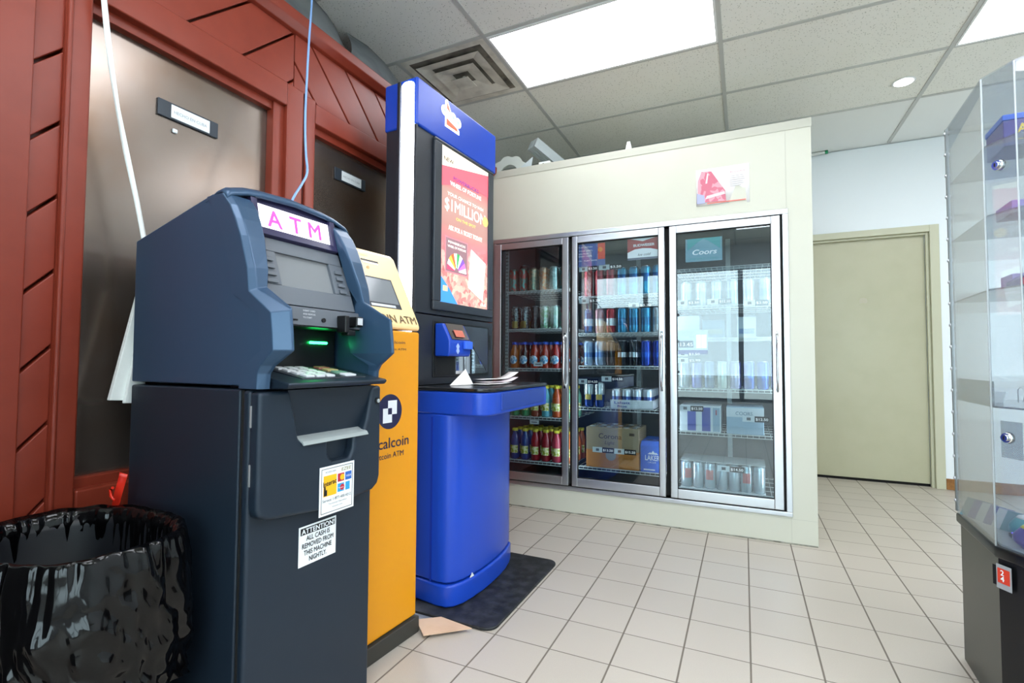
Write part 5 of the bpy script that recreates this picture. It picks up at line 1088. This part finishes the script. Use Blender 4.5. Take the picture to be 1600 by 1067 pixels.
for q in (-0.034, 0.0, 0.034): obb(mb, c0+ra*0.33+rs*q, ra, rs, ru, 0.34, 0.013, 0.040)
obb(mb, c0+ra*0.345, ra, rs, ru, 0.33, 0.048, 0.030)
mb.build('rail', gp, sl, 0.002)
tag(MB().box(-1.38, -1.11, CY+0.14, CY+0.24, TZ+0.055, TZ+0.083).box(-1.37, -1.35, CY+0.15, CY+0.23, TZ-0.003, TZ+0.055).box(-1.14, -1.12, CY+0.15, CY+0.23, TZ-0.003, TZ+0.055).build('white_channel', wp, None, 0.002), 'white plastic channel lying on top of the cooler', 'channel')
b_ = thing('white_bracket_block', 'small white block with a dark slot on the cooler edge', 'bracket', (-1.30, CY+0.06, TZ)); bx('block', wp, (0, 0.085, 0, 0.05, 0, 0.065), b_, 0.004); bx('slot', blackp, (0.03, 0.04, -0.001, 0.0, 0.03, 0.052), b_)
mb = MB(); 
for k_ in range(5):
    cxk = -1.645+0.062*k_; rows = []
    for z_, r_ in ((0.0, 1.0), (0.004, 1.0)):
        pass
arc = []
for i in range(60):
    a = math.pi*i/59; rr = 0.135+0.014*abs(math.sin(a*4.5)); arc.append((-1.60+rr*math.cos(a)*1.05, TZ+0.075+rr*math.sin(a)*0.95))
arc2 = [(-1.60+0.075*math.cos(math.pi*i/59), TZ+0.075+0.07*math.sin(math.pi*i/59)) for i in range(60)]
mb.prism(arc+list(reversed(arc2)), 'y', CY+0.20, CY+0.215); mb.box(-1.74, -1.46, CY+0.19, CY+0.225, TZ, TZ+0.078)
tag(mb.build('scalloped_ornament', mat('antique_white', 'c9cdc6', 0.6), None, 0.002), 'white scalloped ornament leaning on top of the cooler beside the kiosk', 'ornament')
tag(MB().prism([(-1.47, TZ), (-1.385, TZ), (-1.36, TZ+0.13), (-1.40, TZ+0.105), (-1.455, TZ+0.07)], 'y', CY+0.10, CY+0.104).build('folded_sheet', gp, None), 'grey white folded sheet standing on the cooler', 'sheet')
mb = MB(); rows = []
for j in range(7):
    v = j/6; rows.append([(-1.08+0.18*u, CY+0.16+0.10*v+0.02*math.sin(u*8), TZ+0.10*math.sin(math.pi*v)*(0.6+0.4*math.sin(u*3.1)**2)*min(1, 6*u, 6*(1-u))+0.004*math.sin(u*40)*v) for u in [i/16 for i in range(17)]])
mb.grid(rows, smooth=True); o = mb.build('straw_garland', mat('straw', 'b08c58', 0.8, vary=(40, '8a6838', 0.8), bump=(120, 0.5, 0.003)), None); o.modifiers.new('s', 'SOLIDIFY').thickness = 0.003
tag(o, 'tan straw bundle lying on top of the cooler', 'straw bundle')
pv = thing('white_pipe', 'short white pipe with a green end under the far ceiling', 'pipe', (0.30, YD-0.035, 2.805))
MB().cyl((0, 0, 0), 0.013, 0.36, 'x', 14).build('pipe', wp, pv); MB().cyl((0.36, 0, 0), 0.016, 0.022, 'x', 14).build('green_end', mat('green_plastic', '1f8a5c', 0.4), pv)
pv.rotation_euler = (0, -0.06, 0)

# ------------------------------------------------------------------ clear display case on the right
acr = sheet_glass('clear_acrylic', 'f4f6f7', 1.3, 0.045, 'dfe5ea', 1.49); acr_edge = mat('acrylic_edge', 'cdd3d6', 0.25, alpha=0.55)
shelf_ac = sheet_glass('acrylic_shelf', 'e6e9eb', 1.3, 0.10, 'b9bec4', 1.49)
cb = mat('case_base_laminate', '33342f', 0.32); cblack = mat('case_black', '0d0e10', 0.28)
DC = thing('display_case', 'clear acrylic display case with corner facets on a black base', 'display case', (0.655, 2.209, 0), -math.radians(3.8))
R_ = Matrix.Rotation(math.radians(3.8), 3, 'Z')
def L(x, y): v = R_ @ Vector((x-0.655, y-2.209, 0)); return (v.x, v.y)
pol = [(0.0, 0.0), (0.0, -0.355), (0.048, -0.432), (0.115, -0.475), (0.33, -0.475), (0.40, -0.432), (0.45, -0.355), (0.45, 0.0)]
def inset(P, d): 
    cx_ = 0.225; cy_ = -0.237; return [(cx_+(x-cx_)*(1-d/0.22), cy_+(y-cy_)*(1-d/0.23)) for x, y in P]
MB().prism(inset(pol, 0.006), 'z', 0.0, 0.452).build('base', [cb], DC)
fb = MB()
for a, b in ((1, 2), (2, 3), (3, 4), (4, 5)):
    (xa, ya), (xb, yb) = inset(pol, 0.0045)[a], inset(pol, 0.0045)[b]
    (xc, yc_), (xd, yd) = inset(pol, 0.0065)[b], inset(pol, 0.0065)[a]
    fb.prism([(xa, ya), (xb, yb), (xc, yc_), (xd, yd)], 'z', 0.0, 0.450)
fb.build('front_panel', cblack, DC)
MB().prism(inset(pol, -0.004), 'z', 0.452, 0.484).build('base_rim', cblack, DC, 0.006, 2)
ZT = 1.815
for i in range(8):
    a, b = pol[i], pol[(i+1) % 8]
    ai, bi = inset(pol, 0.004)[i], inset(pol, 0.004)[(i+1) % 8]
    MB().prism([a, b, bi, ai], 'z', 0.484, ZT).build('acrylic_panel', acr, DC)
edges = MB()
for x, y in pol[1:]: edges.cyl((x, y, 0.484), 0.0022, ZT-0.484, n=6)
edges.build('panel_joint', acr_edge, DC)
MB().prism(pol, 'z', ZT, ZT+0.004).build('top_panel', acr, DC)
hg = MB().box(-0.004, 0.0, -0.006, 0.006, 0.49, ZT).build('hinge_strip', mat('hinge_metal', '7c7f80', 0.4, metal=0.7), DC)
z_ = 0.52
while z_ < ZT-0.02: MB().cyl((-0.004, 0, z_), 0.0042, 0.010, n=8).build('hinge_knuckle', alu, hg); z_ += 0.075
SHC = (1.615, 1.412, 1.200, 0.868)
for z in SHC: MB().prism(inset(pol, 0.006), 'z', z, z+0.005).build('shelf', shelf_ac, DC)
MB().prism([(0.006, -0.01), (0.006, -0.353), (0.008, -0.353), (0.008, -0.01)], 'z', 0.873, 0.942).prism([(0.05, -0.424), (0.115, -0.466), (0.33, -0.466), (0.33, -0.463), (0.116, -0.463), (0.052, -0.421)], 'z', 0.873, 0.942).build('shelf_lip', shelf_ac, DC)
chrome = MATS['chrome']
def lock(z, lab):
    mid = ((pol[1][0]+pol[2][0])/2, (pol[1][1]+pol[2][1])/2); n_ = Vector((pol[2][1]-pol[1][1], -(pol[2][0]-pol[1][0]), 0)).normalized(); n_ = -n_ if n_.x > 0 else n_
    m_ = MB(); m_.cyl((0, 0, 0), 0.016, 0.010, 'x', 24, r2=0.013).cyl((0.010, 0, 0), 0.009, 0.006, 'x', 20)
    o = m_.build('lock', chrome, DC); o.location = (mid[0]+n_.x*0.0, mid[1]+n_.y*0.0, z); o.rotation_euler = (0, 0, math.atan2(n_.y, n_.x))
    m_ = MB().box(0.016, 0.0166, -0.0018, 0.0018, -0.005, 0.005).build('keyhole', blackp, o)
    return o
lock(1.545, ''); lock(0.790, '')
MB().prism([(0.012, -0.380), (0.0415, -0.428), (0.0405, -0.4285), (0.011, -0.3805)], 'z', 0.735, 0.835).build('lock_plate', shelf_ac, DC)
# inside the case
def case_item(name, lab, cat, x, y, z, rot, build, group=None):
    v = DC_M @ Vector((x, y, 0)); t = thing(name, lab, cat, (v.x, v.y, z), rot-math.radians(3.8), group); build(t); return t
DC_M = Matrix.Translation((0.655, 2.209, 0)) @ Matrix.Rotation(-math.radians(3.8), 4, 'Z')
blb = mat('cobalt_box', '2a5fd0', 0.35); vio = mat('violet_box', '4b3f8f', 0.35); ylp = mat('gold_print', 'd8b83c', 0.5); lil = mat('lilac_box', '9a86c8', 0.4); pk = mat('pink_box', 'd27ac0', 0.4); skb = mat('sky_box', '3fa0e0', 0.35)
def b1(t):
    bx('box', vio, (0, 0.30, 0, 0.14, 0, 0.075), t, 0.002); bx('lid_flap', blb, (-0.002, 0.302, -0.002, 0.142, 0.075, 0.092), t, 0.002)
    text('lettering', 'AL FAKHER', ylp, t, (0.03, -0.001, 0.034), (1, 0, 0), (0, 0, 1), 0.026, width=0.16, bold=0.03)
    bx('gold_band', ylp, (0.03, 0.20, -0.001, 0, 0.014, 0.018), t)
case_item('display_box', 'violet and cobalt box with gold print on the top case shelf', 'box', 0.055, -0.32, 1.62, 0.0, b1)
case_item('display_box', 'small dusky violet box on the second case shelf', 'box', 0.055, -0.36, 1.417, 0.0, lambda t: (bx('box', lil, (0, 0.09, 0, 0.12, 0, 0.035), t, 0.002), bx('dark_side', vio, (0.0, 0.09, -0.001, 0, 0.0, 0.012), t)))
def b2(t):
    MB().prism([(0, 0), (0.22, 0), (0.22, 0.075), (0.10, 0.045), (0.02, 0.035), (0, 0.02)], 'y', 0, 0.10).build('box', vio, t, 0.002); bx('red_corner', mat('crimson_mark', 'b8324a', 0.4), (0.0, 0.012, -0.001, 0, 0.002, 0.022), t); 
    text('lettering', 'MR FOG', lil, t, (0.03, -0.001, 0.010), (1, 0, 0), (0, 0, 1), 0.014, width=0.08, bold=0.02)
case_item('display_box', 'stepped violet vape box on the third case shelf', 'box', 0.055, -0.40, 1.205, 0.0, b2)
case_item('display_box', 'flat lilac and pink box behind the stepped vape box', 'box', 0.075, -0.28, 1.205, 0.0, lambda t: (bx('box', lil, (0, 0.16, 0, 0.09, 0, 0.05), t, 0.002), bx('pink_face', pk, (0.03, 0.15, -0.001, 0, 0.008, 0.045), t)))
case_item('display_box', 'light blue box on the lowest case shelf', 'box', 0.085, -0.41, 0.873, 0.0, lambda t: (bx('box', skb, (0, 0.08, 0, 0.05, 0, 0.028), t, 0.001), bx('white_face', card_w, (0.02, 0.06, -0.001, 0, 0.004, 0.024), t)))
case_item('price_card', 'small white price card on the lowest case shelf by the hinge side', 'price card', 0.04, -0.20, 0.873, -0.9, lambda t: MB().prism([(0, 0), (0.012, 0.034), (0.014, 0.034), (0.004, 0)], 'y', 0, 0.04).build('card', tag_w, t))
case_item('wire_hook', 'little wire hook hanging inside the case above the lowest shelf', 'hook', 0.055, -0.36, 0.875, 0.0, lambda t: MB().tube([(0, 0, 0.01), (0, 0, 0.045), (0.004, 0, 0.052), (0.010, 0, 0.05), (0.014, 0, 0.038), (0.010, 0, 0.012)], 0.0012, 6).build('wire', alu, t))
MB().prism(inset(pol, 0.012), 'z', 0.484, 0.489).build('case_floor', mat('case_floor_grey', '9aa0a4', 0.5), DC)
rb_ = [('purple and yellow', 0.075, -0.365, 'violet_pod', '3f2f86', 'd8d02c'), ('violet', 0.16, -0.40, 'violet_pod', '3f2f86', '5a9fb8'), ('teal and white', 0.10, -0.25, 'teal_pod', '3f8f98', 'cfd6da'), ('dark grey', 0.19, -0.28, 'grey_pod', '3a3d44', '8f8aa8')]
for i, (n_, x, y, mk, c1, c2_) in enumerate(rb_):
    def bb_(t, c1=c1, c2_=c2_, mk=mk):
        r = 0.042
        MB().lathe([(r*0.6, 0), (r, r*0.45), (r, r*0.8), (r*0.6, r*1.35), (r*0.2, r*1.5)], 20).build('pod', mat(mk, c1, 0.3), t); MB().lathe([(r*0.62, r*1.33), (r*0.5, r*1.46), (r*0.2, r*1.56), (0.002, r*1.58)], 20).build('top', mat('pod_top_'+c2_, c2_, 0.35), t)
    case_item('round_package', '%s round package on the floor of the display case' % n_, 'package', x, y, 0.489, 0.3*i, bb_, 'round packages in the case')
for i in range(6):
    case_item('lighter_pack', 'thin flat blister pack leaning on the case floor near the hinge side', 'blister pack', 0.035+0.012*i, -0.10-0.028*i, 0.489, 0.6, lambda t: MB().prism([(0, 0), (0.004, 0), (0.034, 0.055), (0.031, 0.056)], 'y', 0, 0.07).build('card', [mat('pack_a', '6f8f98', 0.4), mat('pack_b', 'b4bcc4', 0.4), mat('pack_c', '5a5f98', 0.4)][random.randrange(3)], t), 'blister packs in the case')
lt = thing('lit_gadget', 'small gadget glowing violet on the case floor', 'gadget', tuple(DC_M @ Vector((0.055, -0.29, 0.49)))); bx('body', cblack, (0, 0.05, 0, 0.03, 0, 0.012), lt, 0.003); bx('glow', mat('violet_glow', '6a50ff', 0.4, emit='6a50ff', es=3), (0.006, 0.044, 0.004, 0.026, 0.012, 0.0135), lt)
# sticker on the case base corner
stx = thing('base_sticker', 'grey sticker with a red square on the front corner of the case base', 'sticker', tuple(DC_M @ Vector((-0.002, -0.352, 0.372))), -math.radians(3.8)+0.0)
fd = Vector((0.048, -0.077, 0)).normalized(); nn = Vector((fd.y, -fd.x, 0)); nn = -nn if nn.x > 0 else nn
def fl(a, b, z0, z1, d, name, m_, par):
    q = [fd*a+nn*d, fd*b+nn*d, fd*b+nn*(d+0.0008), fd*a+nn*(d+0.0008)]; return MB().prism([(v.x, v.y) for v in q], 'z', z0, z1).build(name, m_, par)
sh_ = fl(0.006, 0.046, 0, 0.066, 0.003, 'sheet', mat('grey_sticker', '9b9da0', 0.4), stx); fl(0.010, 0.042, 0.016, 0.056, 0.004, 'red_square', mat('red_square', 'd03a22', 0.45), stx)
fl(-0.004, 0.005, 0.006, 0.060, 0.003, 'black_tab', cblack, stx)
for s_, z_ in (('2', 0.038), ('4', 0.022)): text('lettering', s_, wpap, stx, fd*0.019+nn*0.0052+Vector((0, 0, z_)), fd, (0, 0, 1), 0.014, bold=0.03)
